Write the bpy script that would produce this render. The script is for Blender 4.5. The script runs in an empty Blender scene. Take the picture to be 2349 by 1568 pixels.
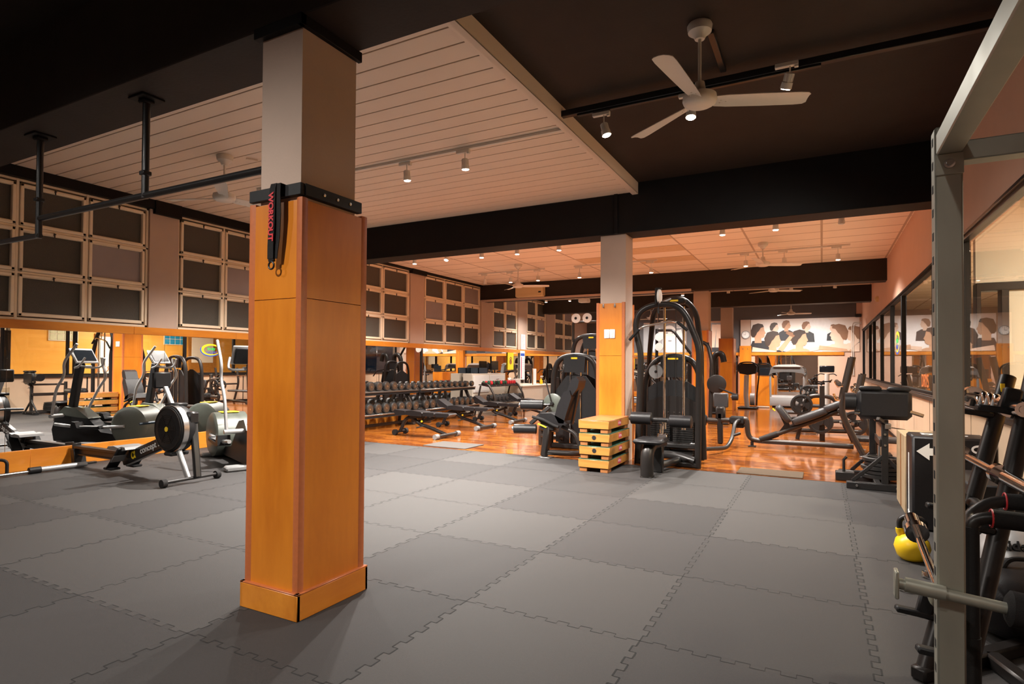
import bpy, math, random
from mathutils import Vector, Matrix
random.seed(7)
S = bpy.context.scene
COL = S.collection
PI = math.pi
R = math.radians
# ------------------------------------------------------------ camera
def make_camera():
    f, yaw, p, r, sh = 1343.787, R(27.89167), R(.991337), R(.36485), 31.49
    c, s = math.cos(yaw), math.sin(yaw)
    fw = Vector((-s*math.cos(p), c*math.cos(p), math.sin(p))); rt = Vector((c, s, 0)); up = rt.cross(fw)
    r2 = rt*math.cos(r)+up*math.sin(r); u2 = up*math.cos(r)-rt*math.sin(r)
    cam = bpy.data.cameras.new('camera'); o = bpy.data.objects.new('camera', cam); COL.objects.link(o)
    m = Matrix((r2, u2, -fw)).transposed().to_4x4(); m.translation = (0, 0, 1.35); o.matrix_world = m
    cam.sensor_width = 36; cam.lens = f/2349*36; cam.shift_y = sh/2349; cam.clip_start = .02
    S.camera = o
make_camera()
W = bpy.data.worlds.new('world'); S.world = W; W.use_nodes = True
W.node_tree.nodes['Background'].inputs[0].default_value = (.02, .03, .05, 1)
W.node_tree.nodes['Background'].inputs[1].default_value = .3
S.view_settings.view_transform = 'Standard'; S.view_settings.look = 'None'
S.view_settings.gamma = 1; S.view_settings.use_curve_mapping = False
S.view_settings.exposure = EXPO = 0.08
SPOT_W = 540.0      # one track spotlight
SPOT_COL = (1, .94, .87)
# the room
XL, XR, YB, YF = -8.834, 1.232, -3.5, 23.5
ZB, ZS, ZT, ZK = 3.231, 3.79, 3.70, 3.92   # beam underside, slats, tiles, black ceiling

# ------------------------------------------------------------ mesh helper
class M:
    def __init__(s): s.v = []; s.f = []; s.k = []; s.s = []; s.cur = 0
    def m(s, i): s.cur = i; return s
    def add(s, vs, fs, smooth=False):
        b = len(s.v); s.v += [tuple(v) for v in vs]
        for f in fs: s.f.append([b+i for i in f]); s.k.append(s.cur); s.s.append(smooth)
        return s
    def box(s, x0, y0, z0, x1, y1, z1, b=0):
        if x0 > x1: x0, x1 = x1, x0
        if y0 > y1: y0, y1 = y1, y0
        if z0 > z1: z0, z1 = z1, z0
        return s.cb(((x0+x1)/2, (y0+y1)/2, (z0+z1)/2), (x1-x0, y1-y0, z1-z0), b)
    def cb(s, c, d, b=0, rot=None):
        hx, hy, hz = d[0]/2, d[1]/2, d[2]/2; b = min(b, hx*.95, hy*.95, hz*.95); c = Vector(c)
        T = (lambda p: c+(rot @ Vector(p))) if rot else (lambda p: c+Vector(p))
        if b <= 0:
            vs = [T((x*hx, y*hy, z*hz)) for x in (-1, 1) for y in (-1, 1) for z in (-1, 1)]
            return s.add(vs, [(0, 1, 3, 2), (4, 6, 7, 5), (0, 4, 5, 1), (2, 3, 7, 6), (0, 2, 6, 4), (1, 5, 7, 3)])
        vs = []; ix = {}
        for x in (-1, 1):
            for y in (-1, 1):
                for z in (-1, 1):
                    for a in range(3):
                        h = [hx-b, hy-b, hz-b]; h[a] += b
                        ix[x, y, z, a] = len(vs); vs.append(T((x*h[0], y*h[1], z*h[2])))
        fs = []
        for a in range(3):
            u, w = (a+1) % 3, (a+2) % 3
            for sg in (-1, 1):
                q = []
                for p_, q_ in ((-1, -1), (1, -1), (1, 1), (-1, 1)):
                    k = [0, 0, 0]; k[a] = sg; k[u] = p_; k[w] = q_; q.append(ix[k[0], k[1], k[2], a])
                fs.append(q if sg > 0 else q[::-1])
            for su in (-1, 1):
                for sw in (-1, 1):
                    k0 = [0, 0, 0]; k0[u] = su; k0[w] = sw; k1 = k0[:]; k0[a] = -1; k1[a] = 1
                    q = [ix[(*k0, u)], ix[(*k1, u)], ix[(*k1, w)], ix[(*k0, w)]]
                    fs.append(q if su*sw < 0 else q[::-1])
        for x in (-1, 1):
            for y in (-1, 1):
                for z in (-1, 1):
                    q = [ix[x, y, z, 0], ix[x, y, z, 1], ix[x, y, z, 2]]; fs.append(q if x*y*z > 0 else q[::-1])
        return s.add(vs, fs)
    def bar(s, p, q, w, h, b=0, up=(0, 0, 1)):
        p, q = Vector(p), Vector(q); d = q-p; L = d.length; d.normalize(); u = Vector(up)
        if abs(d.dot(u)) > .98: u = Vector((0, 1, 0))
        sd = d.cross(u).normalized(); u2 = sd.cross(d)
        return s.cb((p+q)/2, (L, w, h), b, Matrix((d, -sd, u2)).transposed())
    def tube(s, pts, r, n=10, fil=0, close=False, caps=True, r2=None):
        P = [Vector(p) for p in pts]
        if fil > 0 and len(P) > 2:
            Q = [P[0]]
            for i in range(1, len(P)-1):
                a, b, c = P[i-1], P[i], P[i+1]
                d1 = min(fil, (a-b).length*.48); d2 = min(fil, (c-b).length*.48)
                A = b+(a-b).normalized()*d1; B = b+(c-b).normalized()*d2
                for t in (0, .25, .5, .75, 1): Q.append(A*(1-t)**2+b*2*t*(1-t)+B*t*t)
            Q.append(P[-1]); P = Q
        Q = [P[0]]
        for p in P[1:]:
            if (p-Q[-1]).length > 1e-5: Q.append(p)
        P = Q; N = len(P)
        tg = []
        for i in range(N):
            if close: d = P[(i+1) % N]-P[i-1]
            elif i == 0: d = P[1]-P[0]
            elif i == N-1: d = P[-1]-P[-2]
            else: d = (P[i+1]-P[i]).normalized()+(P[i]-P[i-1]).normalized()
            tg.append(d.normalized())
        u = Vector((0, 0, 1)) if abs(tg[0].z) < .9 else Vector((1, 0, 0))
        vs = []
        for i in range(N):
            u = (u-tg[i]*u.dot(tg[i])).normalized(); w = tg[i].cross(u)
            rr = r if r2 is None else r+(r2-r)*i/(N-1)
            for k in range(n):
                a = 2*PI*k/n; vs.append(P[i]+(u*math.cos(a)+w*math.sin(a))*rr)
        fs = []
        for i in range(N if close else N-1):
            j = (i+1) % N
            for k in range(n):
                k2 = (k+1) % n; fs.append((i*n+k, i*n+k2, j*n+k2, j*n+k))
        s.add(vs, fs, True)
        if caps and not close:
            b = len(s.v)-N*n
            s.f.append([b+k for k in range(n)][::-1]); s.k.append(s.cur); s.s.append(False)
            s.f.append([b+(N-1)*n+k for k in range(n)]); s.k.append(s.cur); s.s.append(False)
        return s
    def cyl(s, p, q, r, n=16, r2=None): return s.tube([p, q], r, n, r2=r2)
    def lathe(s, prof, c=(0, 0, 0), ax=(0, 0, 1), n=24):
        ax = Vector(ax).normalized(); c = Vector(c)
        u = ax.orthogonal().normalized(); w = ax.cross(u); vs = []; N = len(prof)
        for h, r in prof:
            for k in range(n):
                a = 2*PI*k/n; vs.append(c+ax*h+(u*math.cos(a)+w*math.sin(a))*max(r, 1e-4))
        fs = [(i*n+k, i*n+(k+1) % n, (i+1)*n+(k+1) % n, (i+1)*n+k) for i in range(N-1) for k in range(n)]
        s.add(vs, fs, True); b = len(s.v)-N*n
        if tuple(prof[0]) == tuple(prof[-1]): return s
        s.f.append([b+k for k in range(n)][::-1]); s.k.append(s.cur); s.s.append(False)
        s.f.append([b+(N-1)*n+k for k in range(n)]); s.k.append(s.cur); s.s.append(False)
        return s
    def prism(s, poly, a, b, ax='y', smooth=False):
        n = len(poly)
        def T(p, h):
            return {'y': (p[0], h, p[1]), 'x': (h, p[0], p[1]), 'z': (p[0], p[1], h)}[ax]
        vs = [T(p, a) for p in poly]+[T(p, b) for p in poly]
        s.add(vs, [tuple(range(n))[::-1], tuple(range(n, 2*n))]+[(i, (i+1) % n, n+(i+1) % n, n+i) for i in range(n)])
        return s
    def ell(s, c, r, n=16, m=10, sq=1.0):
        vs = []; c = Vector(c)
        def pw(x): return math.copysign(abs(x)**sq, x)
        for i in range(m+1):
            t = PI*i/m-PI/2
            for k in range(n):
                a = 2*PI*k/n
                vs.append(c+Vector((r[0]*pw(math.cos(t))*pw(math.cos(a)), r[1]*pw(math.cos(t))*pw(math.sin(a)), r[2]*pw(math.sin(t)))))
        fs = [(i*n+k, i*n+(k+1) % n, (i+1)*n+(k+1) % n, (i+1)*n+k) for i in range(m) for k in range(n)]
        return s.add(vs, fs, True)
    def torus(s, c, R_, r, ax=(0, 0, 1), n=24, m=8):
        ax = Vector(ax).normalized(); u = ax.orthogonal().normalized(); w = ax.cross(u); c = Vector(c)
        return s.tube([c+(u*math.cos(2*PI*k/n)+w*math.sin(2*PI*k/n))*R_ for k in range(n)], r, m, close=True)
    def xf(s, mat):
        s.v = [tuple(mat @ Vector(v)) for v in s.v]; return s
    def build(s, name, mat, parent=None, label=None, smooth_angle=40):
        me = bpy.data.meshes.new(name); me.from_pydata(s.v, [], s.f)
        for mm in (mat if isinstance(mat, (list, tuple)) else [mat]): me.materials.append(mm)
        me.polygons.foreach_set('material_index', s.k); me.polygons.foreach_set('use_smooth', s.s)
        me.update(); me.validate()
        try: me.set_sharp_from_angle(angle=R(smooth_angle))
        except Exception: pass
        o = bpy.data.objects.new(name, me); COL.objects.link(o)
        if parent: o.parent = parent
        if label: o['label'] = label
        return o
def tag(o, label, cat, group=None, kind=None):
    if label: o['label'] = label
    if cat: o['category'] = cat
    if group: o['group'] = group
    if kind: o['kind'] = kind
    return o
def thing(name, label, cat, loc=(0, 0, 0), rz=0, group=None):
    o = bpy.data.objects.new(name, None); COL.objects.link(o); o.empty_display_size = .1
    o.location = loc; o.rotation_euler = (0, 0, rz)
    return tag(o, label, cat, group)
def struct(o): o['kind'] = 'structure'; return o
def dup(root, loc=None, rz=None, label=None, group=None, scale=None):
    kids = {}
    for ob in root.children_recursive: kids.setdefault(ob.parent.name, []).append(ob)
    r = root.copy(); COL.objects.link(r)
    if loc is not None: r.location = loc
    if rz is not None: r.rotation_euler = (0, 0, rz)
    if scale is not None: r.scale = (scale,)*3
    if label: r['label'] = label
    if group: r['group'] = group
    def rec(src, dst):
        for ch in kids.get(src.name, []):
            c = ch.copy(); COL.objects.link(c); c.parent = dst; rec(ch, c)
    rec(root, r)
    return r
ORD = ['first', 'second', 'third', 'fourth', 'fifth', 'sixth', 'seventh', 'eighth', 'ninth', 'tenth', 'eleventh', 'twelfth', 'thirteenth', 'fourteenth', 'fifteenth', 'sixteenth', 'seventeenth', 'eighteenth', 'nineteenth', 'twentieth', 'twenty-first', 'twenty-second', 'twenty-third', 'twenty-fourth', 'twenty-fifth', 'twenty-sixth']
def text(name, body, size, mat, mw, parent=None, ext=.0015, label=None, bold=0):
    cu = bpy.data.curves.new(name, 'FONT'); cu.body = body; cu.size = size; cu.extrude = ext; cu.offset = bold
    cu.align_x = 'CENTER'; cu.align_y = 'CENTER'
    t = bpy.data.objects.new(name, cu); COL.objects.link(t)
    dg = bpy.context.evaluated_depsgraph_get(); me = bpy.data.meshes.new_from_object(t.evaluated_get(dg))
    COL.objects.unlink(t); bpy.data.objects.remove(t)
    me.materials.clear(); me.materials.append(mat); me.transform(mw)
    o = bpy.data.objects.new(name, me); COL.objects.link(o)
    if parent: o.parent = parent
    if label: o['label'] = label
    return o
def frame(x, y, o):   # matrix with text-x along x, text-y along y, at o
    x = Vector(x).normalized(); y = Vector(y).normalized(); z = x.cross(y)
    m = Matrix((x, y, z)).transposed().to_4x4(); m.translation = Vector(o); return m

# ------------------------------------------------------------ materials
def mat(name, col, rough=.5, metal=0, var=.12, scale=12, bump=0, bscale=200, spec=.5, coat=0, emis=None, es=0, stretch=(1, 1, 1), rvar=0):
    m = bpy.data.materials.new(name); m.use_nodes = True; nt = m.node_tree; N = nt.nodes; L = nt.links
    b = N['Principled BSDF']; tc = N.new('ShaderNodeTexCoord'); mp = N.new('ShaderNodeMapping'); mp.inputs['Scale'].default_value = stretch
    L.new(tc.outputs['Object'], mp.inputs[0])
    nz = N.new('ShaderNodeTexNoise'); nz.inputs['Scale'].default_value = scale; nz.inputs['Detail'].default_value = 4
    L.new(mp.outputs[0], nz.inputs['Vector'])
    mx = N.new('ShaderNodeMix'); mx.data_type = 'RGBA'
    mx.inputs[6].default_value = tuple(c*(1-var) for c in col)+(1,); mx.inputs[7].default_value = tuple(min(1, c*(1+var)) for c in col)+(1,)
    L.new(nz.outputs[0], mx.inputs[0]); L.new(mx.outputs[2], b.inputs['Base Color'])
    b.inputs['Roughness'].default_value = rough; b.inputs['Metallic'].default_value = metal; b.inputs['Specular IOR Level'].default_value = spec
    if coat: b.inputs['Coat Weight'].default_value = coat; b.inputs['Coat Roughness'].default_value = .08
    if rvar:
        mr = N.new('ShaderNodeMapRange'); mr.inputs[3].default_value = rough-rvar; mr.inputs[4].default_value = rough+rvar
        L.new(nz.outputs[0], mr.inputs[0]); L.new(mr.outputs[0], b.inputs['Roughness'])
    if bump:
        n2 = N.new('ShaderNodeTexNoise'); n2.inputs['Scale'].default_value = bscale; L.new(tc.outputs['Object'], n2.inputs['Vector'])
        bp = N.new('ShaderNodeBump'); bp.inputs['Strength'].default_value = bump; bp.inputs['Distance'].default_value = .01
        L.new(n2.outputs[0], bp.inputs['Height']); L.new(bp.outputs[0], b.inputs['Normal'])
    if emis: b.inputs['Emission Color'].default_value = tuple(emis)+(1,); b.inputs['Emission Strength'].default_value = es
    return m
def wood(name, c1, c2, stretch=(8, 8, 1), rough=.3, coat=.3, sc=1.6):
    m = bpy.data.materials.new(name); m.use_nodes = True; N = m.node_tree.nodes; L = m.node_tree.links; b = N['Principled BSDF']
    tc = N.new('ShaderNodeTexCoord'); mp = N.new('ShaderNodeMapping'); mp.inputs['Scale'].default_value = stretch; L.new(tc.outputs['Object'], mp.inputs[0])
    nz = N.new('ShaderNodeTexNoise'); nz.inputs['Scale'].default_value = sc; nz.inputs['Detail'].default_value = 6; nz.inputs['Distortion'].default_value = .8
    L.new(mp.outputs[0], nz.inputs['Vector'])
    n2 = N.new('ShaderNodeTexNoise'); n2.inputs['Scale'].default_value = 1.3; L.new(tc.outputs['Object'], n2.inputs['Vector'])
    n3 = N.new('ShaderNodeTexNoise'); n3.inputs['Scale'].default_value = 14*sc; n3.inputs['Detail'].default_value = 3; L.new(mp.outputs[0], n3.inputs['Vector'])
    r = N.new('ShaderNodeValToRGB'); r.color_ramp.elements[0].position = .3; r.color_ramp.elements[1].position = .7
    r.color_ramp.elements[0].color = tuple(c1)+(1,); r.color_ramp.elements[1].color = tuple(c2)+(1,)
    ad = N.new('ShaderNodeMath'); ad.operation = 'MULTIPLY_ADD'; ad.inputs[1].default_value = .55; L.new(nz.outputs[0], ad.inputs[0])
    a2 = N.new('ShaderNodeMath'); a2.operation = 'MULTIPLY'; a2.inputs[1].default_value = .33; L.new(n2.outputs[0], a2.inputs[0])
    a3 = N.new('ShaderNodeMath'); a3.operation = 'MULTIPLY_ADD'; a3.inputs[1].default_value = .12; L.new(n3.outputs[0], a3.inputs[0]); L.new(a2.outputs[0], a3.inputs[2])
    L.new(a3.outputs[0], ad.inputs[2]); L.new(ad.outputs[0], r.inputs[0]); L.new(r.outputs[0], b.inputs['Base Color'])
    b.inputs['Roughness'].default_value = rough; b.inputs['Coat Weight'].default_value = coat; b.inputs['Coat Roughness'].default_value = .15
    return m
def parquet():
    m = bpy.data.materials.new('parquet'); m.use_nodes = True; N = m.node_tree.nodes; L = m.node_tree.links; b = N['Principled BSDF']
    tc = N.new('ShaderNodeTexCoord'); mp = N.new('ShaderNodeMapping'); L.new(tc.outputs['Object'], mp.inputs[0])
    br = N.new('ShaderNodeTexBrick'); br.inputs['Scale'].default_value = 1; br.inputs['Mortar Size'].default_value = .0012; br.inputs['Brick Width'].default_value = .42; br.inputs['Row Height'].default_value = .075
    br.inputs['Color1'].default_value = (0, 0, 0, 1); br.inputs['Color2'].default_value = (1, 1, 1, 1); br.inputs['Mortar'].default_value = (.3, .3, .3, 1); br.offset = .37
    L.new(mp.outputs[0], br.inputs['Vector'])
    m2 = N.new('ShaderNodeMapping'); m2.inputs['Scale'].default_value = (2.2, 14, 1); L.new(tc.outputs['Object'], m2.inputs[0])
    nz = N.new('ShaderNodeTexNoise'); nz.inputs['Scale'].default_value = 1.5; nz.inputs['Detail'].default_value = 6; L.new(m2.outputs[0], nz.inputs['Vector'])
    ad = N.new('ShaderNodeMath'); ad.operation = 'MULTIPLY_ADD'; ad.inputs[1].default_value = .48
    sp = N.new('ShaderNodeSeparateColor'); L.new(br.outputs['Color'], sp.inputs[0]); L.new(sp.outputs[0], ad.inputs[0])
    a2 = N.new('ShaderNodeMath'); a2.operation = 'MULTIPLY'; a2.inputs[1].default_value = .6; L.new(nz.outputs[0], a2.inputs[0]); L.new(a2.outputs[0], ad.inputs[2])
    r = N.new('ShaderNodeValToRGB'); e = r.color_ramp.elements; e[0].position = .12; e[0].color = PQ[0]; e[1].position = .85; e[1].color = PQ[2]
    x = e.new(.45); x.color = PQ[1]
    L.new(ad.outputs[0], r.inputs[0]); L.new(r.outputs[0], b.inputs['Base Color'])
    b.inputs['Roughness'].default_value = .17; b.inputs['Coat Weight'].default_value = .35; b.inputs['Coat Roughness'].default_value = .07
    n3 = N.new('ShaderNodeTexNoise'); n3.inputs['Scale'].default_value = 3; bp = N.new('ShaderNodeBump'); bp.inputs['Strength'].default_value = .1; bp.inputs['Distance'].default_value = .02
    L.new(tc.outputs['Object'], n3.inputs['Vector']); L.new(n3.outputs[0], bp.inputs['Height']); L.new(bp.outputs[0], b.inputs['Normal']); L.new(bp.outputs[0], b.inputs['Coat Normal'])
    return m
PQ = ((.065, .016, .006, 1), (.18, .048, .008, 1), (.38, .125, .018, 1))
def glassmat(name, tint, spec_ior=1.7, fac=0):
    m = bpy.data.materials.new(name); m.use_nodes = True; N = m.node_tree.nodes; L = m.node_tree.links
    for n in list(N):
        if n.type == 'BSDF_PRINCIPLED': N.remove(n)
    tr = N.new('ShaderNodeBsdfTransparent'); tr.inputs[0].default_value = tuple(tint)+(1,)
    gl = N.new('ShaderNodeBsdfGlossy'); gl.inputs['Roughness'].default_value = .01
    fr = N.new('ShaderNodeFresnel'); fr.inputs[0].default_value = spec_ior
    mx = N.new('ShaderNodeMixShader'); ge = N.new('ShaderNodeNewGeometry'); sb = N.new('ShaderNodeMath'); sb.operation = 'SUBTRACT'; sb.use_clamp = True
    L.new(fr.outputs[0], sb.inputs[0]); L.new(ge.outputs['Backfacing'], sb.inputs[1]); L.new(sb.outputs[0], mx.inputs[0]); L.new(tr.outputs[0], mx.inputs[1]); L.new(gl.outputs[0], mx.inputs[2])
    L.new(mx.outputs[0], N['Material Output'].inputs[0]); return m
def frosted():
    m = mat('obscure_glass', (.085, .076, .062), .35, 0, .5, 260, .9, 190); return m
def tiles():
    m = bpy.data.materials.new('ceiling_tiles'); m.use_nodes = True; N = m.node_tree.nodes; L = m.node_tree.links; b = N['Principled BSDF']
    tc = N.new('ShaderNodeTexCoord'); br = N.new('ShaderNodeTexBrick'); br.offset = 0; br.inputs['Scale'].default_value = 1
    br.inputs['Brick Width'].default_value = 1.2; br.inputs['Row Height'].default_value = .6; br.inputs['Mortar Size'].default_value = .02; br.inputs['Mortar Smooth'].default_value = .2
    br.inputs['Color1'].default_value = (.88, .76, .64, 1); br.inputs['Color2'].default_value = (.84, .71, .59, 1); br.inputs['Mortar'].default_value = (.50, .38, .29, 1)
    L.new(tc.outputs['Object'], br.inputs['Vector']); L.new(br.outputs['Color'], b.inputs['Base Color']); b.inputs['Roughness'].default_value = .8
    return m
K = {}
K['rubber'] = mat('rubber_mat', (.040, .0375, .0375), .62, 0, .35, 90, .25, 350, rvar=.08)
K['rubber2'] = mat('rubber_mat_worn', (.050, .047, .046), .6, 0, .3, 90, .25, 350, rvar=.08)
K['rubber3'] = mat('rubber_mat_new', (.036, .034, .034), .62, 0, .35, 90, .25, 350, rvar=.08)
K['seam'] = mat('mat_underlay', (.008, .008, .008), .9)
K['parquet'] = parquet()
K['panel'] = wood('birch_panel', (.44, .115, .006), (.78, .275, .022), (1, 1, .22), .34, .12, 2.2)
K['panelY'] = wood('birch_band', (.46, .125, .008), (.80, .31, .035), (1, .2, 1), .34, .15, 2.5)
K['trimwood'] = mat('red_brown_trim', (.46, .13, .04), .35, 0, .15, 40, coat=.2)
K['oak'] = wood('oak_board', (.31, .12, .020), (.48, .22, .048), (.5, 6, 6), .4, .2, 2.5)
K['oakdark'] = wood('dark_block', (.22, .08, .02), (.34, .13, .04), (3, 3, 1), .5, .1, 2)
K['yellowwall'] = wood('golden_plywood', (.68, .33, .05), (.85, .47, .10), (1, .3, 2), .4, .1, 1.5)
K['plaster'] = mat('taupe_plaster', (.50, .38, .31), .8, 0, .05, 5, .1, 60)
K['pink'] = mat('pink_plaster', (.66, .43, .32), .85, 0, .05, 3, .08, 60)
K['blackceil'] = mat('black_ceiling_paint', (.034, .026, .022), .55, 0, .2, 4, .1, 40)
K['soffit'] = mat('black_soffit', (.012, .011, .011), .5, 0, .2, 4)
K['slat'] = mat('ceiling_slat_enamel', (.80, .66, .54), .45, 0, .03, 3)
K['tile'] = tiles()
K['tantile'] = mat('stained_tile', (.66, .48, .30), .8)
K['frame'] = mat('cream_window_frame', (.86, .72, .54), .35, 0, .05, 6)
K['obscure'] = frosted()
K['greypane'] = mat('grey_blocked_pane', (.30, .26, .27), .3, 0, .08, 6)
K['mirror'] = mat('mirror_silver', (.88, .88, .87), .004, 1, 0)
K['black'] = mat('black_satin_metal', (.016, .015, .015), .33, .0, .2, 30, coat=.2)
K['blackmatte'] = mat('black_plastic', (.013, .013, .014), .48, 0, .2, 30)
K['charcoal'] = mat('charcoal_powder_coat', (.022, .019, .018), .36, .3, .15, 60)
K['brownmetal'] = mat('bronze_grey_frame', (.045, .036, .031), .34, .5, .15, 60)
K['leather'] = mat('black_upholstery', (.014, .013, .014), .36, 0, .2, 40, .15, 300)
K['leathergrey'] = mat('grey_upholstery', (.035, .033, .034), .36, 0, .2, 40, .15, 300)
K['foam'] = mat('black_foam', (.018, .017, .017), .75, 0, .2, 60, .2, 300)
K['chrome'] = mat('polished_chrome', (.75, .74, .73), .09, 1, .03, 10)
K['steel'] = mat('brushed_steel', (.55, .54, .53), .28, 1, .08, 30)
K['silver'] = mat('silver_grey_paint', (.38, .38, .38), .35, .4, .06, 20)
K['galv'] = mat('galvanised_steel', (.36, .36, .30), .45, .55, .22, 9, rvar=.1, stretch=(1, 1, .3))
K['olive'] = mat('olive_grey_shell', (.085, .095, .08), .38, 0, .1, 20)
K['white'] = mat('white_enamel', (.70, .66, .60), .35, 0, .04, 8)
K['whiteplastic'] = mat('white_plastic', (.72, .70, .66), .4, 0, .05, 8)
K['paper'] = mat('white_paper', (.80, .78, .76), .7, 0, .03, 8)
K['yellow'] = mat('yellow_vinyl', (.80, .52, .01), .35, 0, .06, 8)
K['ylw'] = mat('yellow_knob', (.85, .60, .02), .4)
K['red'] = mat('red_print', (.55, .02, .03), .5)
K['pinklogo'] = mat('crimson_label', (.5, .03, .09), .5)
K['green'] = mat('green_rubber', (.012, .06, .03), .6)
K['blue'] = mat('blue_print', (.02, .08, .42), .5)
K['skyblue'] = mat('blue_glass_block', (.02, .3, .62), .15)
K['gblock'] = mat('clear_glass_block', (.62, .68, .55), .15, bump=.3, bscale=30)
K['greenprint'] = mat('green_print', (.02, .5, .1), .5)
K['cream'] = mat('cream_laminate', (.62, .55, .45), .5, 0, .04, 4)
K['beigepanel'] = wood('pale_panel', (.56, .40, .27), (.66, .48, .33), (1, 1, .3), .5, .05, 2)
K['ply'] = wood('plywood', (.36, .25, .14), (.46, .33, .20), (1, 1, 5), .55, 0, 3)
K['iron'] = mat('black_cast_iron', (.03, .028, .027), .42, .4, .25, 50, .2, 200)
K['ironbrown'] = mat('dumbbell_end_cap', (.06, .035, .02), .5, .3, .2, 50)
K['copper'] = mat('brass_ring', (.6, .33, .15), .35, 1, .1, 20)
K['carpet'] = mat('taupe_doormat', (.10, .075, .055), .95, 0, .3, 120, .5, 300)
K['glass'] = glassmat('partition_glass', (.93, .95, .93), 1.6)
K['screen'] = mat('dark_screen', (.01, .012, .015), .12)
K['greyplastic'] = mat('grey_plastic', (.18, .18, .18), .45, 0, .08, 20)
K['lens'] = mat('lit_lamp_lens', (1, 1, 1), .4, 0, 0, emis=(1, .90, .78), es=45)
K['offlens'] = mat('unlit_lamp_lens', (.75, .72, .65), .2)
K['ceillight'] = mat('ceiling_light_panel', (1, 1, 1), .4, 0, 0, emis=(1, .88, .7), es=7)
K['accream'] = mat('aged_cream_plastic', (.66, .50, .27), .4, 0, .04, 5)
K['slatdark'] = mat('slat_gap', (.03, .025, .02), .9)
K['bluewater'] = mat('blue_black_rubber', (.02, .035, .05), .5)
K['flatmat'] = mat('flat_grey_mat', (.06, .052, .047), .9, 0, .2, 80)
K['darkblue'] = mat('slate_wall_paint', (.09, .085, .09), .8, 0, .05, 3)
for k_, s_ in dict(rubber=.18, rubber2=.18, rubber3=.18, blackceil=.12, soffit=.1, leather=.25, leathergrey=.4, charcoal=.3, blackmatte=.25, foam=.12, black=.35, iron=.35, plaster=.15, pink=.15, carpet=.05).items(): K[k_].node_tree.nodes['Principled BSDF'].inputs['Specular IOR Level'].default_value = s_
K['black'].node_tree.nodes['Principled BSDF'].inputs['Coat Weight'].default_value = .08
K['orangeprint'] = mat('orange_print', (.8, .22, .06), .5)

# ============================================================ SETTING
# floor: jigsaw rubber mats
MX, MY, MS = -.797, 2.871, 1.011
def jig(i, j, horiz):
    P = []; n = 8; amp = .017
    for k in range(2*n+1):
        t = k/(2*n)*MS; 
        P.append(t)
    out = []
    for k in range(2*n):
        sg = amp if k % 2 else -amp
        if k == 0 or k == 2*n-1: sg = 0
        out += [(P[k], sg), (P[k+1], sg)]
    x0, y0 = MX+i*MS, MY+j*MS
    return [(x0+a, y0+b) if horiz else (x0+b, y0+a) for a, b in out]
def mats():
    m = M(); i0, i1, j0, j1 = -8, 3, -7, 5
    cl = lambda p: (min(max(p[0], XL), XR+.02), min(max(p[1], YB), 7.94))
    rnd = random.Random(3)
    for i in range(i0, i1):
        for j in range(j0, j1):
            poly = jig(i, j, 1)+jig(i+1, j, 0)+jig(i, j+1, 1)[::-1]+jig(i, j, 0)[::-1]
            q = []
            for p in map(cl, poly):
                if not q or (abs(p[0]-q[-1][0])+abs(p[1]-q[-1][1])) > 1e-4: q.append(p)
            if len(q) < 4: continue
            if (q[0][0]-q[-1][0])**2+(q[0][1]-q[-1][1])**2 < 1e-7: q.pop()
            m.m(rnd.choice([0, 0, 1, 2, 1])); m.add([(x, y, 0) for x, y in q], [tuple(range(len(q)))])
    m.m(3)
    for i in range(i0, i1+1):
        for j in range(j0, j1+1):
            for hz in (0, 1):
                if hz and j >= j1: continue
                P = [cl(p) for p in jig(i, j, hz)]; w = rnd.uniform(.0016, .0032) if hz else rnd.uniform(.0026, .0050)
                for a, b in zip(P, P[1:]):
                    d = Vector((b[0]-a[0], b[1]-a[1], 0))
                    if d.length < 1e-4: continue
                    # play between the teeth is widest along the seam's own direction
                    ww = w if (abs(d.x) > abs(d.y)) == bool(hz) else w*.55
                    u = d.normalized(); s_ = Vector((-u.y, u.x, 0))*ww; A = Vector((*a, .0008)); B = Vector((*b, .0008))
                    m.add([A-s_, B-s_, B+s_, A+s_], [(0, 1, 2, 3)])
    m.m(0).box(XL, YB, -.06, XR, 7.94, -.002)
    m.m(0).box(XL, 7.92, -.03, XR, 7.94, 0)
    return struct(m.build('floor', [K['rubber'], K['rubber2'], K['rubber3'], K['seam']]))
mats()
struct(M().box(XL-.1, 7.94, -.06, XR+.1, YF, -.001).build('floor', K['parquet']))
# ceilings
struct(M().box(-2.27, 2.65, ZK, XR+.1, 8.0, ZK+.08).box(XL-.2, YB, ZK, XR+.1, 2.24, ZK+.08).build('ceiling', K['blackceil']))
m = M(); y = 2.62; m.m(0)
while y < 8.0:
    m.box(XL-.15, y+.006, ZS, -2.30, min(y+.209, 8.0), ZS+.015, .003); y += .215
m.m(1).box(XL-.15, 2.6, ZS+.012, -2.28, 8.0, ZS+.05)
struct(m.build('ceiling', [K['slat'], K['slatdark']]))
struct(M().box(-2.315, 2.64, ZS-.035, -2.26, 8.0, ZK, .004).box(-2.345, 2.64, ZS-.035, -2.26, 8.0, ZS-.022, .002).build('trim_1', K['slat']))
m = M(); m.m(0).box(XL-.15, 8.3, ZT, XR+.1, YF, ZT+.06)
m.m(1)
for (tx, ty) in ((-3.6, 10.2), (-3.6, 11.4), (-4.8, 12.0), (-3.6, 12.6)): m.box(tx+.01, ty+.01, ZT-.004, tx+1.19, ty+.59, ZT+.001)
struct(m.build('ceiling', [K['tile'], K['tantile']]))
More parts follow.
